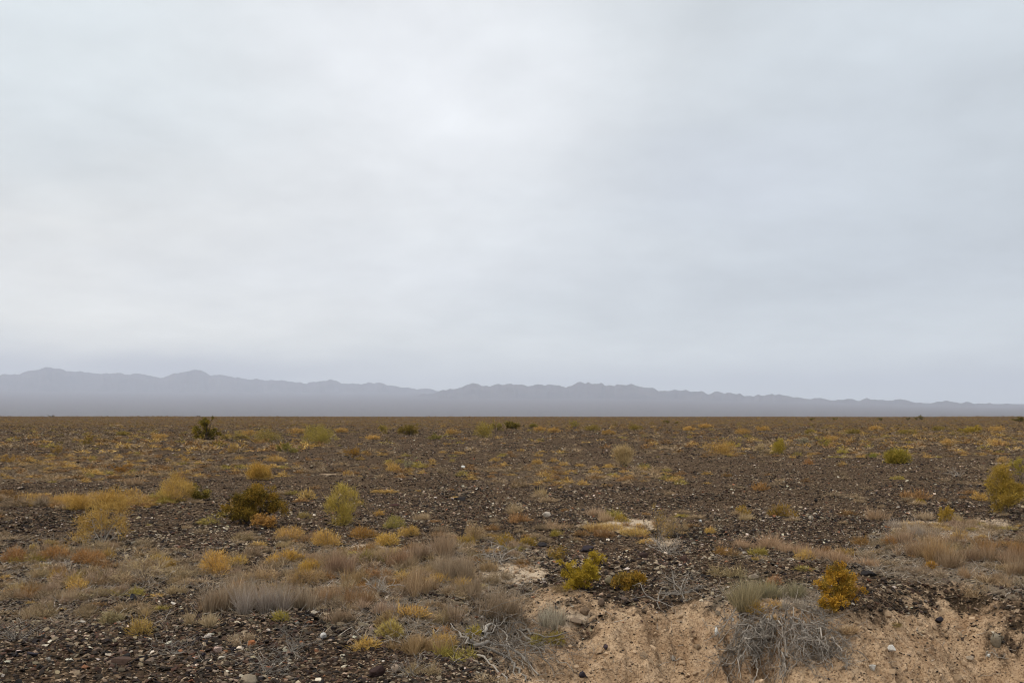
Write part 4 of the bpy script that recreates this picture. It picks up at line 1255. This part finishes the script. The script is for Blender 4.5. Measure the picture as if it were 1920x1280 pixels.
# smaller dead shrubs: px, py, w, h
def dead_small(px, py, w, h, lab, n=14, seed=0, tint=1.0, rad=.0052, flat=.5, subs=(4, 3)):
    r = np.random.default_rng(seed + 500)
    pt = ground_at(px, py)
    W, Ht = size_at(pt, w, h)
    a = r.uniform(0, 2 * np.pi, n); q = np.arccos(r.uniform(flat * .1, .95, n))
    d = np.stack([np.cos(a) * np.sin(q), np.sin(a) * np.sin(q), np.cos(q) * (Ht / W) * 1.6], 1)
    P = walk(np.zeros((n, 3)) + r.normal(0, .04 * W, (n, 3)) * np.array([1, 1, 0]), d, np.full(n, W * .52) * r.uniform(.6, 1.1, n), 8, .24, -.02, r)
    P = P + pt
    P[..., 2] = np.maximum(P[..., 2], H(P[..., 0], P[..., 1]) + .006)
    root = empty('dead_shrub', pt)
    tag(root, lab, 'dead shrub')
    world_obj('branches', dead_mesh('branches', [p for p in P], subs, r, rad, 'grey', hug=1, tint=tint), M_WOOD, pt, root)
    return root


dead_small(1278, 1112, 110, 46, 'grey fallen twigs with exposed roots right of the golden-brown leafy bush', n=16, seed=1, tint=.72)
dead_small(1228, 1126, 90, 40, 'thin grey roots trailing down the bank below the golden-brown leafy bush', n=7, seed=2, rad=.007, subs=(3, 2), tint=.62)
dead_small(932, 1052, 110, 50, 'grey twig tangle between gold cushions left of centre gravel', n=18, seed=3)
dead_small(708, 1112, 84, 62, 'pale forked stems over the dark hollow in the brush', n=14, seed=4, tint=1.15, rad=.005)
dead_small(1250, 1036, 90, 40, 'pale dead twigs at the foot of the spindly dark-twigged sapling', n=14, seed=5, tint=1.05)
dead_small(330, 1225, 110, 34, 'thin pale twigs lying on the gravel at lower left', n=9, seed=6, subs=(4, 2), rad=.003, tint=.7)
dead_small(545, 1222, 120, 40, 'grey twiggy wisp on the gravel mound at lower middle left', n=16, seed=7, rad=.003, tint=.68)
dead_small(500, 1262, 100, 34, 'grey twiggy wisp at the bottom edge on the gravel mound', n=14, seed=8, rad=.003, tint=.65)
dead_small(30, 1200, 90, 36, 'grey twig wisp on gravel at the lower left edge', n=12, seed=9, rad=.003, tint=.65)
dead_small(1795, 892, 46, 30, 'thin bare twig shrub on gravel left of the big olive-yellow shrub', n=9, seed=10, rad=.006, subs=(3, 2))
dead_small(1870, 1252 - 20, 40, 18, 'thin brown twig stuck in the bank at lower right', n=4, seed=11, rad=.003, subs=(2,))
dead_small(1262, 1238, 26, 34, 'small bleached stump on the sandy bank', n=6, seed=12, rad=.006, subs=(2,), tint=1.1)
dead_small(1560, 1230, 90, 60, 'brown twigs at the right flank of the big drooping dead shrub', n=14, seed=13, rad=.0032, tint=.75)
dead_small(770, 1262, 120, 36, 'dry grey twigs at the foot of the gravel mound by the roots', n=14, seed=14, rad=.003, tint=.8)

# ------------------------------------------------------------------ scrub: distribution over the plain
sc_r = np.random.default_rng(314)
DENS = [  # px, py, half w, half h, density
    (150, 885, 190, 16, .95), (180, 940, 180, 12, .55), (170, 1070, 220, 48, .75), (60, 1120, 110, 40, .7), (1075, 893, 190, 20, .9), (620, 1075, 200, 60, .85),
    (820, 1100, 180, 80, .95), (1790, 1030, 160, 45, .9), (1150, 1000, 130, 16, .35), (260, 1165, 130, 26, .5), (1450, 1150, 130, 50, .5),
    (940, 1210, 110, 40, .5), (640, 1130, 160, 30, .8), (420, 880, 170, 16, .5), (700, 880, 120, 14, .45), (1560, 845, 330, 12, .75), (1750, 820, 260, 18, .9),
    (300, 835, 330, 14, .6), (240, 862, 260, 10, .55), (860, 850, 220, 8, .4), (1360, 905, 120, 10, .18), (560, 1020, 130, 24, .6), (1880, 1090, 60, 40, .9),
    (500, 1230, 120, 30, .25), (30, 990, 60, 20, .4), (880, 1020, 150, 24, .5), (1240, 1000, 60, 20, .4), (1500, 1040, 150, 12, .4), (280, 900, 60, 12, .4)]


def density(x, y, z):
    px = 960 + x / y * F; py = HORIZ - (z - CAMH) / y * F
    m = 0.045 + 0 * px
    m = np.maximum(m, .85 * sstep(818, 796, py))
    m = np.maximum(m, .45 * sstep(850, 815, py) * (0.5 + .5 * sstep(1150, 1350, px) + .3 * sstep(700, 500, px)))
    for (cx, cy, a, b, s) in DENS:
        q = ((px - cx) / a) ** 2 + ((py - cy) / b) ** 2
        m = np.maximum(m, s * sstep(1.8, .5, q))
    patch = fbm(x * .45, y * .45, 123, 4)
    far = fbm(x / 14, y / 14, 129, 3)
    m = m * (0.45 + 0.9 * sstep(-.3, .35, patch)) * (0.5 + .7 * sstep(-.35, .25, far))
    return np.clip(m, 0, 1)


xs, ys = [], []
for (n, d0, d1, pw) in ((4100, 5.6, 14, .6), (8900, 14, 40, 1.0), (38000, 40, 600, 1.35)):
    a, b = sample_plan(n, d0, d1, pw, sc_r)
    xs.append(a); ys.append(b)
x = np.concatenate(xs); y = np.concatenate(ys); z = H(x, y)
dn = density(x, y, z)
s_l = np.where(y < 30, lip_dist(x, y), -9)
ok = (sc_r.uniform(size=len(x)) < dn) & ((s_l < .5) | (sc_r.uniform(size=len(x)) < .12))
x, y, z = x[ok], y[ok], z[ok]
n = len(x)
PXs, PYs = px_of(x, y, z)
w = np.where(y < 14, sc_r.uniform(.10, .30, n), np.where(y < 40, sc_r.uniform(.16, .48, n), sc_r.uniform(.25, .9, n) * (1 + .6 * sstep(200, 600, y))))
h = w * sc_r.uniform(.26, .55, n)
_cb = (((PXs - 830) / 220) ** 2 + ((PYs - 1110) / 95) ** 2 < 1) & (y < 14)
w = np.where(_cb, sc_r.uniform(.14, .34, n), w); h = np.where(_cb, w * sc_r.uniform(.22, .48, n), h)
kn = fbm(x * .6, y * .6, 211, 3) + sc_r.normal(0, .28, n)
KINDS = [('golden', 'gold', 'cushion_plant', 'low cushion plant'), ('rust-brown', 'rust', 'scrub_mat', 'low scrub mat'),
         ('grey-brown', 'greybrown', 'scrub_mat', 'twiggy scrub mat'), ('tan', 'tan', 'grass_tussock', 'short grass tussock'), ('olive', 'olive', 'scrub_mat', 'small scrub tuft')]
ki = np.select([kn < -.24, kn < .06, kn < .28, kn < .60], [2, 1, 0, 3], 4)
zone_grey = (PYs > 985) & (PXs < 1060)
ki = np.where(zone_grey & (sc_r.uniform(size=n) < .55), np.where(sc_r.uniform(size=n) < .6, 2, 3), ki)
ki = np.where((PYs > 985) & (PXs > 1600) & (sc_r.uniform(size=n) < .6), 2, ki)
ki = np.where((PYs < 825) & (sc_r.uniform(size=n) < .08), 4, ki)
inview = (PXs > 4) & (PXs < 1916) & (PYs < 1274)
area = np.where(inview, (w / y) * (h / y), 0)
order = np.argsort(-area)
TOP = 290
top = order[:TOP]; rest = order[TOP:]

# variants: meshes shared by the copies
VAR = {}
for k, (cn, pal, nm, kw_) in enumerate(KINDS):
    for q in range(5):
        for lod, (nb, twm) in enumerate(((620, .0042), (300, .008))):
            if k == 0:
                wd, fo = cushion_arrays(.30, .11, 900 + q * 13 + k, pal, n=nb, tl=.035, tw=twm, lobes=5)
                V = np.concatenate([wd[0], fo[0]]); T = np.concatenate([wd[1], fo[1] + len(wd[0])]); C = np.concatenate([wd[2], fo[2]])
            elif k == 3:
                V, T, C = tussock_arrays(.28, .13, 950 + q * 7, pal, n=nb, tw=twm, spread=.85)
            else:
                V, T, C = mat_arrays(.30, .11, 980 + q * 7 + k * 31, pal, n=nb, tl=.055, tw=twm)
            VAR[k, q, lod] = make_mesh(nm, V, T, C, [M_LEAF if k in (0, 4) else M_GRASS])

ORD = ['nearest', 'second nearest', 'third nearest', 'fourth nearest', 'fifth nearest', 'sixth nearest', 'seventh nearest', 'eighth nearest', 'ninth nearest',
       'tenth nearest', 'eleventh nearest', 'twelfth nearest', 'thirteenth nearest', 'fourteenth nearest', 'fifteenth nearest'] + ['distant nearest'] * 30
LMP = np.array([[a[1], a[2]] for a in LANDMARKS])
buckets = {}
for t in top:
    dx = PXs[t] - LMP[:, 0]; dy = (PYs[t] - LMP[:, 1]) * 2.2
    l = int(np.argmin(dx * dx + dy * dy))
    if abs(dx[l]) > abs(dy[l]): rel = 'right of' if dx[l] > 0 else 'left of'
    else: rel = 'in front of' if dy[l] > 0 else 'behind'
    buckets.setdefault((int(ki[t]), l, rel), []).append((dx[l] ** 2 + dy[l] ** 2, int(t)))
for (k, l, rel), lst in buckets.items():
    lst.sort()
    cn, pal, nm, word = KINDS[k]
    for i, (_, t) in enumerate(lst):
        lod = 0 if y[t] < 18 else 1
        o = bpy.data.objects.new(nm, VAR[k, int(sc_r.integers(0, 5)), lod])
        link(o)
        o.location = (x[t], y[t], z[t] - .005)
        o.rotation_euler = (0, 0, sc_r.uniform(0, 6.28))
        o.scale = (w[t] / .30, w[t] / .30, h[t] / .11)
        b = sc_r.uniform(.78, 1.12)
        o.color = (b * sc_r.uniform(.96, 1.04), b * sc_r.uniform(.94, 1.0), b * sc_r.uniform(.75, .98), 1)
        lab = f'{cn} {word}, {ORD[i]} one {rel} the {LANDMARKS[l][0]}' if len(lst) > 1 else f'{cn} {word} {rel} the {LANDMARKS[l][0]}'
        tag(o, lab, word.split(' ', 1)[1], 'low scrub plants scattered over the gravel plain')

# the rest, many thousands of small far plants: one mass
def low_tuft(k, pal, seed, nb):
    r = np.random.default_rng(seed)
    u = r.uniform(0, 2 * np.pi, nb); ph = np.arccos(r.uniform(0, 1, nb))
    nv = np.stack([np.cos(u) * np.sin(ph), np.sin(u) * np.sin(ph), np.cos(ph)], 1)
    B = nv * r.uniform(.2, .8, (nb, 1)) * np.array([.5, .5, .8])
    d = nrm(nv + r.normal(0, .5, (nb, 3)) + np.array([0, 0, .3]))
    c0 = pal_colors(PAL[pal], nb, r)
    V, T, C = blades(B, d, r.uniform(.2, .42, nb), r.uniform(.05, .10, nb) * (34 / nb) ** .62, r.normal(0, .2, (nb, 3)), c0, c0 * 1.15, r)
    V[:, 2] = np.maximum(V[:, 2], 0)
    return V, T, C


mb = MB()
for k, (cn, pal, nm, _) in enumerate(KINDS):
    for q in range(3):
        for lod, nb in ((2, 300), (0, 110), (1, 34)):
            sel = rest[(ki[rest] == k) & ((rest % 3) == q) & (np.where(y[rest] < 20, 2, np.where(y[rest] < 40, 0, 1)) == lod)]
            if len(sel) == 0: continue
            V, T, C = low_tuft(k, pal, 40 + q + k * 5, nb)
            a = sc_r.uniform(0, 6.28, len(sel))
            ca, sa = np.cos(a)[:, None], np.sin(a)[:, None]
            W_ = w[sel][:, None]
            X = (V[None, :, 0] * ca - V[None, :, 1] * sa) * W_ + x[sel][:, None]
            Y = (V[None, :, 0] * sa + V[None, :, 1] * ca) * W_ + y[sel][:, None]
            Z = V[None, :, 2] * h[sel][:, None] + z[sel][:, None] - .01
            fd = sstep(30, 110, y[sel])[:, None, None] * .5
            CC = C[None] * sc_r.uniform(.7, 1.1, (len(sel), 1, 1)) * np.array([1, .97, .88])
            CC = CC * (1 - fd) + fd * np.array([.19, .122, .055])
            TT = T[None] + (np.arange(len(sel)) * len(V))[:, None, None]
            mb.add(np.stack([X, Y, Z], -1).reshape(-1, 3), TT.reshape(-1, 3), CC.reshape(-1, 3))
V, T, C = mb.arrays()
o = link(bpy.data.objects.new('desert_scrub', make_mesh('desert_scrub', V, T, C, [M_GRASS])))
tag(o, 'thousands of small ochre and brown scrub tufts covering the far plain', 'scrub', kind='stuff')

# dry litter of fine sticks in the brushy places
n = 70000
x, y = sample_plan(n, 5.4, 14, .9, sc_r, .62)
z = H(x, y); so, li, sd = masks(x, y, z)
kp = sc_r.uniform(size=n) < np.maximum(li * .95, .14 * so)
x, y, z = x[kp], y[kp], z[kp]; n = len(x)
a = sc_r.uniform(0, 6.28, n); tz = np.abs(sc_r.normal(0, .45, n))
d = np.stack([np.cos(a), np.sin(a), tz], 1)
P = walk(np.stack([x, y, z + .004], 1), d, sc_r.uniform(.03, .13, n), 4, .16, 0, sc_r)
P[..., 2] = np.maximum(P[..., 2], H(P[..., 0], P[..., 1]) + .003)
c = np.where(sc_r.uniform(size=(n, 1)) < .6, pal_colors(PAL['greybrown'], n, sc_r, var=.3), pal_colors(PAL['grey'], n, sc_r, var=.3))
V, T, C = tubes(P, np.linspace(1, .5, 4)[None] * sc_r.uniform(.0014, .0032, (n, 1)), c, 3)
o = link(bpy.data.objects.new('dry_litter', make_mesh('dry_litter', V, T, C, [M_WOOD])))
tag(o, 'litter of dry stalks and twigs lying among the brush', 'litter', kind='stuff')

# ------------------------------------------------------------------ single stones one can pick out
def big_stone(px, py, wpx, hpx, col, label, rounded=False, seed=None, depth=.75):
    pt = ground_at(px, py)
    W, Ht = size_at(pt, wpx, hpx)
    r = np.random.default_rng(int(px + py * 3) if seed is None else seed)
    bm = bmesh.new()
    v = nrm(r.normal(size=(26 if rounded else 15, 3))) * r.uniform(.9 if rounded else .78, 1, (26 if rounded else 15, 1))
    for p in v: bm.verts.new(p)
    res = bmesh.ops.convex_hull(bm, input=bm.verts)
    bmesh.ops.delete(bm, geom=[g for g in res['geom_interior'] if isinstance(g, bmesh.types.BMVert)], context='VERTS')
    bmesh.ops.bevel(bm, geom=list(bm.edges), offset=.09 if not rounded else .16, segments=2, profile=.6, affect='EDGES')
    bmesh.ops.triangulate(bm, faces=bm.faces)
    bm.verts.index_update()
    V = np.array([q.co[:] for q in bm.verts]); T = np.array([[q.index for q in f.verts] for f in bm.faces]); bm.free()
    V = V / np.ptp(V, axis=0)
    V = V * np.array([W * 1.08, W * depth, Ht * 1.35])
    zmin = V[:, 2].min()
    C = np.broadcast_to(np.array(col), (len(V), 3)) * r.uniform(.95, 1.05, (len(V), 1))
    o = link(bpy.data.objects.new('stone', make_mesh('stone', V, T, C, [M_STONE], smooth=rounded)))
    o.location = (pt[0], pt[1], pt[2] - zmin - Ht * .15)
    o.rotation_euler = (0, 0, r.uniform(-.3, .3))
    tag(o, label, 'stone')
    return o


B_ = big_stone
WHITE = (.80, .78, .73); TAN = (.36, .28, .19); DARK = (.032, .028, .028); BROWN = (.10, .065, .045)
B_(1343, 1200, 16, 22, WHITE, 'upright white stone on the sandy bank left of the drooping dead shrub', True)
B_(1346, 1156, 19, 10, (.30, .24, .17), 'oval tan cobble at the top of the bank above the upright white stone', True)
B_(1374, 1164, 13, 8, WHITE, 'small white pebble right of the oval tan cobble', True)
B_(1729, 1192, 19, 14, (.50, .37, .23), 'peach-coloured stone in the middle of the right sandy bank', True)
B_(1672, 1224, 15, 14, WHITE, 'white angular stone right of the drooping dead shrub')
B_(1868, 1212, 27, 24, (.27, .23, .17), 'large smooth grey-tan cobble at the right of the sandy bank', True)
B_(1853, 1234, 11, 10, WHITE, 'small white pebble just below the large smooth cobble', True)
B_(1638, 1256, 24, 12, (.5, .48, .44), 'cracked white stone flake low on the bank', False)
B_(1818, 1240, 15, 11, (.46, .38, .29), 'pale broken stone low on the bank left of the small white pebble')
B_(1760, 1166, 15, 10, (.035, .030, .036), 'black stone on the bank above the peach-coloured stone')
B_(1633, 1078, 30, 8, DARK, 'black flat rock right of the bright ochre-yellow bush')
B_(1136, 1220, 13, 12, (.075, .055, .062), 'purplish dark stone on the sandy slope right of the roots', True)
B_(1127, 1138, 20, 15, (.17, .12, .085), 'brown rounded stone below the yellow-green leafy bush', True)
B_(1096, 1150, 18, 16, (.19, .13, .085), 'brown angular stone left of the brown rounded one')
B_(1080, 1170, 24, 14, (.25, .185, .13), 'tan stone slab below the brown angular stone')
B_(1043, 1140, 13, 11, (.06, .05, .045), 'dark round stone left of the brown stones', True)
B_(1058, 1120, 16, 12, (.26, .19, .12), 'sandy stone under the left side of the yellow-green leafy bush', True)
B_(1019, 1090, 14, 9, (.55, .48, .40), 'white and pinkish stone left of the yellow-green leafy bush')
B_(1025, 968, 15, 8, (.55, .47, .38), 'pale stone standing out on the dark gravel above the flat tan mound')
B_(1142, 1096, 16, 14, (.26, .21, .13), 'khaki stone between the two leafy bushes on the bank edge')
B_(467, 1284, 36, 18, (.30, .24, .17), 'tan boulder cut by the bottom edge of the photo', True)
B_(471, 1208, 16, 14, (.36, .14, .06), 'orange stone on the gravel mound at lower left')
B_(62, 1229, 27, 12, (.050, .045, .055), 'flat slate-blue stone on gravel at lower left')
B_(230, 1244, 34, 10, (.095, .060, .045), 'long red-brown slab on gravel at lower left')
B_(252, 1125, 18, 13, (.055, .055, .065), 'dark bluish stone in front of the bare straw-coloured shrub', True)
B_(1203, 1045, 23, 12, (.065, .042, .036), 'dark brown rock on gravel right of the yellow-green leafy bush')
B_(1016, 1024, 27, 9, (.045, .040, .042), 'dark flat slab on gravel below the flat tan mound')
B_(742, 948, 18, 7, (.075, .036, .03), 'dark red stone on gravel right of the tall feathery shrub')
B_(868, 877, 7, 4, WHITE, 'white stone far out on the gravel behind the dark red stone')
B_(1284, 1052, 22, 12, (.10, .062, .048), 'red-brown rock right of the dark brown one')
B_(1102, 1034, 24, 10, (.045, .036, .042), 'purple-black slab above the yellow-green leafy bush')
B_(1530, 944, 14, 9, DARK, 'black stone on gravel behind the wide brown-gold cushion', True)
B_(1009, 918, 14, 6, (.04, .03, .025), 'dark brown stone on the gravel in mid plain')
B_(862, 938, 20, 5, DARK, 'thin black flat stone on the open gravel')
B_(1521, 985 - 12, 10, 8, (.5, .42, .33), 'pale pebble right of the wide brown-gold cushion', True)
B_(1313, 984, 11, 9, WHITE, 'white pebble left of the wide brown-gold cushions', True)
B_(1415, 1085, 22, 8, (.3, .24, .18), 'pale elongated stone above the grey-green brush')
B_(606, 1196, 12, 10, (.6, .57, .53), 'white chip on the gravel mound left of the lemon-yellow cushion')
B_(408, 1224, 15, 11, (.50, .36, .30), 'pinkish stone left of the orange stone')
B_(90, 1241, 14, 9, (.5, .45, .38), 'pale pebble right of the flat slate-blue stone', True)
B_(382, 1233, 20, 10, (.05, .04, .05), 'dark plum-coloured stone left of the pinkish one', True)
B_(706, 1268, 28, 18, (.052, .032, .028), 'dark red rock on the front of the gravel mound')
B_(742, 1260, 20, 14, (.42, .32, .24), 'pale tan rock right of the dark red rock', True)
B_(926, 1255, 24, 9, (.30, .22, .15), 'tan slab lying under the roots')
B_(1092, 1270, 16, 14, (.045, .04, .05), 'dark stone at the bottom edge right of the roots')
B_(325, 1083 - 6, 10, 7, (.45, .4, .34), 'pale pebble beside the bare straw-coloured shrub')
B_(45, 1068, 9, 9, (.5, .42, .33), 'pale upright pebble among the rust-brown cushions', True)

# ------------------------------------------------------------------ haze
hz = bpy.data.materials.new('pale_air'); hz.use_nodes = True
nt = hz.node_tree
for nd in list(nt.nodes):
    if nd.type != 'OUTPUT_MATERIAL': nt.nodes.remove(nd)
pv = nt.nodes.new('ShaderNodeVolumePrincipled')
pv.inputs['Color'].default_value = (0.775, 0.835, 0.975, 1)
pv.inputs['Density'].default_value = 5.4e-5
pv.inputs['Anisotropy'].default_value = 0.15
nt.links.new(pv.outputs[0], [n_ for n_ in nt.nodes if n_.type == 'OUTPUT_MATERIAL'][0].inputs['Volume'])
bm = bmesh.new()
bmesh.ops.create_cube(bm, size=1.0)
zlo, zhi = -34.0, 1720.0
bmesh.ops.scale(bm, vec=(92000, 92000, zhi - zlo), verts=bm.verts)
bmesh.ops.translate(bm, vec=(0, 0, .5 * (zhi + zlo)), verts=bm.verts)
me = bpy.data.meshes.new('haze'); bm.to_mesh(me); bm.free(); me.materials.append(hz)
o = link(bpy.data.objects.new('haze', me)); tag(o, kind='stuff'); tag(o, 'thin pale haze veiling the far mountains', 'haze')
o.display_type = 'WIRE'

# ------------------------------------------------------------------ sky and light
SUN_EL, SUN_AZ = math.radians(50), math.radians(-112)      # azimuth from +Y toward +X
world = bpy.data.worlds.new('World'); scene.world = world
world.use_nodes = True
nt = world.node_tree; L = nt.links.new
bg = nt.nodes['Background']; bg.inputs['Strength'].default_value = 0.1
sky = nt.nodes.new('ShaderNodeTexSky'); sky.sky_type = 'NISHITA'; sky.sun_disc = False
sky.sun_elevation = SUN_EL; sky.sun_rotation = SUN_AZ
tc = nt.nodes.new('ShaderNodeTexCoord'); dirv = tc.outputs['Generated']


def pdir(px, py):
    v = np.array([(px - 960) / F, 1.0, (HORIZ - py) / F]); return tuple(v / np.linalg.norm(v))


def blob(px, py, deg, stretch=1.0, wv=None):
    """soft lobe of the cloud deck round one direction of the sky; stretch > 1 flattens it"""
    c = pdir(px, py)
    s = nt.nodes.new('ShaderNodeVectorMath'); s.operation = 'SUBTRACT'; L(wv or warp, s.inputs[0]); s.inputs[1].default_value = c
    m = nt.nodes.new('ShaderNodeVectorMath'); m.operation = 'MULTIPLY'; L(s.outputs[0], m.inputs[0]); m.inputs[1].default_value = (1, 1, stretch)
    d = nt.nodes.new('ShaderNodeVectorMath'); d.operation = 'DOT_PRODUCT'; L(m.outputs[0], d.inputs[0]); L(m.outputs[0], d.inputs[1])
    q = math_(nt, 'MULTIPLY', d.outputs['Value'], -1.0 / math.radians(deg) ** 2)
    return math_(nt, 'EXPONENT', q)


dx_ = nt.nodes.new('ShaderNodeSeparateXYZ'); L(dirv, dx_.inputs[0])
inv = math_(nt, 'DIVIDE', 1.0, math_(nt, 'ADD', math_(nt, 'MAXIMUM', dx_.outputs[2], 0.0), .22))
pl = nt.nodes.new('ShaderNodeCombineXYZ')
L(math_(nt, 'MULTIPLY', dx_.outputs[0], inv), pl.inputs[0]); L(math_(nt, 'MULTIPLY', dx_.outputs[1], inv), pl.inputs[1])
mp = nt.nodes.new('ShaderNodeMapping'); mp.inputs['Scale'].default_value = (.62, .62, 1.0); mp.inputs['Location'].default_value = (1.7, .4, 0); L(pl.outputs[0], mp.inputs[0])
wn = N(nt, 'ShaderNodeTexNoise', **{'Scale': 2.4, 'Detail': 4.0, 'Roughness': .5}); L(mp.outputs[0], wn.inputs['Vector'])
w1 = nt.nodes.new('ShaderNodeVectorMath'); w1.operation = 'SUBTRACT'; L(wn.outputs['Color'], w1.inputs[0]); w1.inputs[1].default_value = (.5, .5, .5)
w2 = nt.nodes.new('ShaderNodeVectorMath'); w2.operation = 'SCALE'; L(w1.outputs[0], w2.inputs[0]); w2.inputs['Scale'].default_value = .26
w3 = nt.nodes.new('ShaderNodeVectorMath'); w3.operation = 'ADD'; L(dirv, w3.inputs[0]); L(w2.outputs[0], w3.inputs[1])
warp = w3.outputs[0]
cn1 = N(nt, 'ShaderNodeTexNoise', **{'Scale': 2.2, 'Detail': 6.0, 'Roughness': .52, 'Distortion': .35}); L(mp.outputs[0], cn1.inputs['Vector'])
mp2 = nt.nodes.new('ShaderNodeMapping'); mp2.inputs['Scale'].default_value = (1.5, 1.5, 1.0); L(pl.outputs[0], mp2.inputs[0])
cn2 = N(nt, 'ShaderNodeTexNoise', **{'Scale': 3.4, 'Detail': 6.0, 'Roughness': .56}); L(mp2.outputs[0], cn2.inputs['Vector'])

SB = 10.0


def lc(r, g, b, k=1.0):
    return tuple(srgb(r, g, b) * SB * k * .985)


col = mixc(nt, 0.0, lc(213, 219, 221), lc(213, 219, 221))
zs = nt.nodes.new('ShaderNodeSeparateXYZ'); L(dirv, zs.inputs[0])
zen = math_(nt, 'MULTIPLY', math_(nt, 'SUBTRACT', zs.outputs[2], .45, clamp=True), 2.0, clamp=True)
col = mixc(nt, zen, col, lc(231, 231, 231, 1.5))
col = mixc(nt, math_(nt, 'MULTIPLY', blob(1750, 330, 22), .95), col, lc(193, 201, 207))
col = mixc(nt, math_(nt, 'MULTIPLY', blob(800, 130, 12), .85), col, lc(233, 235, 238))
col = mixc(nt, math_(nt, 'MULTIPLY', blob(120, 560, 15, 2.0), .95), col, lc(237, 235, 229))
col = mixc(nt, math_(nt, 'MULTIPLY', blob(560, 420, 12, 1.6), .55), col, lc(228, 229, 229))
col = mixc(nt, math_(nt, 'MULTIPLY', blob(80, 120, 11), .6), col, lc(214, 223, 227))
col = mixc(nt, math_(nt, 'MULTIPLY', blob(1380, 330, 7, 2.0), .5), col, lc(200, 206, 216))
v = math_(nt, 'ADD', math_(nt, 'MULTIPLY', cn1.outputs[0], .46), math_(nt, 'MULTIPLY', cn2.outputs[0], .24))
v = math_(nt, 'ADD', v, .68)
vc = nt.nodes.new('ShaderNodeCombineColor')
for q in range(3): L(v, vc.inputs[q])
col = mixc(nt, 1.0, col, vc.outputs[0], 'MULTIPLY')
# the low cloud band over the left range
w4 = nt.nodes.new('ShaderNodeVectorMath'); w4.operation = 'SCALE'; L(w1.outputs[0], w4.inputs[0]); w4.inputs['Scale'].default_value = .05
w5 = nt.nodes.new('ShaderNodeVectorMath'); w5.operation = 'ADD'; L(dirv, w5.inputs[0]); L(w4.outputs[0], w5.inputs[1])
band = math_(nt, 'MULTIPLY', math_(nt, 'MAXIMUM', blob(330, 686, 11, 12, w5.outputs[0]), math_(nt, 'MULTIPLY', blob(20, 690, 9, 7, w5.outputs[0]), .8)), .85)
col = mixc(nt, band, col, lc(160, 164, 176))
# toward the horizon the sky is boosted and warmed to offset the haze
hb = math_(nt, 'MULTIPLY', math_(nt, 'SUBTRACT', .16, zs.outputs[2], clamp=True), 1 / .16, clamp=True)
hb = math_(nt, 'MULTIPLY', math_(nt, 'MULTIPLY', hb, hb), 1.0)
boost = mixc(nt, hb, (1, 1, 1), (2.08, 2.03, 1.72))
col = mixc(nt, 1.0, col, boost, 'MULTIPLY')
final = mixc(nt, 0.96, sky.outputs[0], col)
L(final, bg.inputs['Color'])
world.cycles.sampling_method = 'MANUAL'; world.cycles.sample_map_resolution = 512

sun = bpy.data.lights.new('sun', 'SUN'); sun.energy = 1.5; sun.angle = math.radians(12); sun.color = (1, .91, .78)
so_ = bpy.data.objects.new('sun', sun); link(so_)
from mathutils import Vector
sd_ = Vector((math.sin(SUN_AZ) * math.cos(SUN_EL), math.cos(SUN_AZ) * math.cos(SUN_EL), math.sin(SUN_EL)))
so_.rotation_euler = (-sd_).to_track_quat('-Z', 'Y').to_euler()
so_.location = (0, 0, 30)

# ------------------------------------------------------------------ camera and render
cam = bpy.data.cameras.new('camera'); cam.lens = 32.0; cam.sensor_width = 36.0
cam.shift_y = (HORIZ - 640.0) / 1920.0
cam.clip_start = 0.1; cam.clip_end = 120000
co = bpy.data.objects.new('camera', cam); link(co)
co.location = (0, 0, CAMH); co.rotation_euler = (math.radians(90), 0, 0)
scene.camera = co

scene.view_settings.view_transform = 'Standard'
scene.view_settings.look = 'None'
scene.view_settings.exposure = 0.23
scene.view_settings.gamma = 1.0
scene.cycles.max_bounces = 5
scene.cycles.diffuse_bounces = 2
scene.cycles.glossy_bounces = 2
scene.cycles.transmission_bounces = 2
scene.cycles.volume_bounces = 2
scene.cycles.use_denoising = True
scene.cycles.denoising_prefilter = 'ACCURATE'
scene.cycles.filter_width = 1.1
scene.render.film_transparent = False
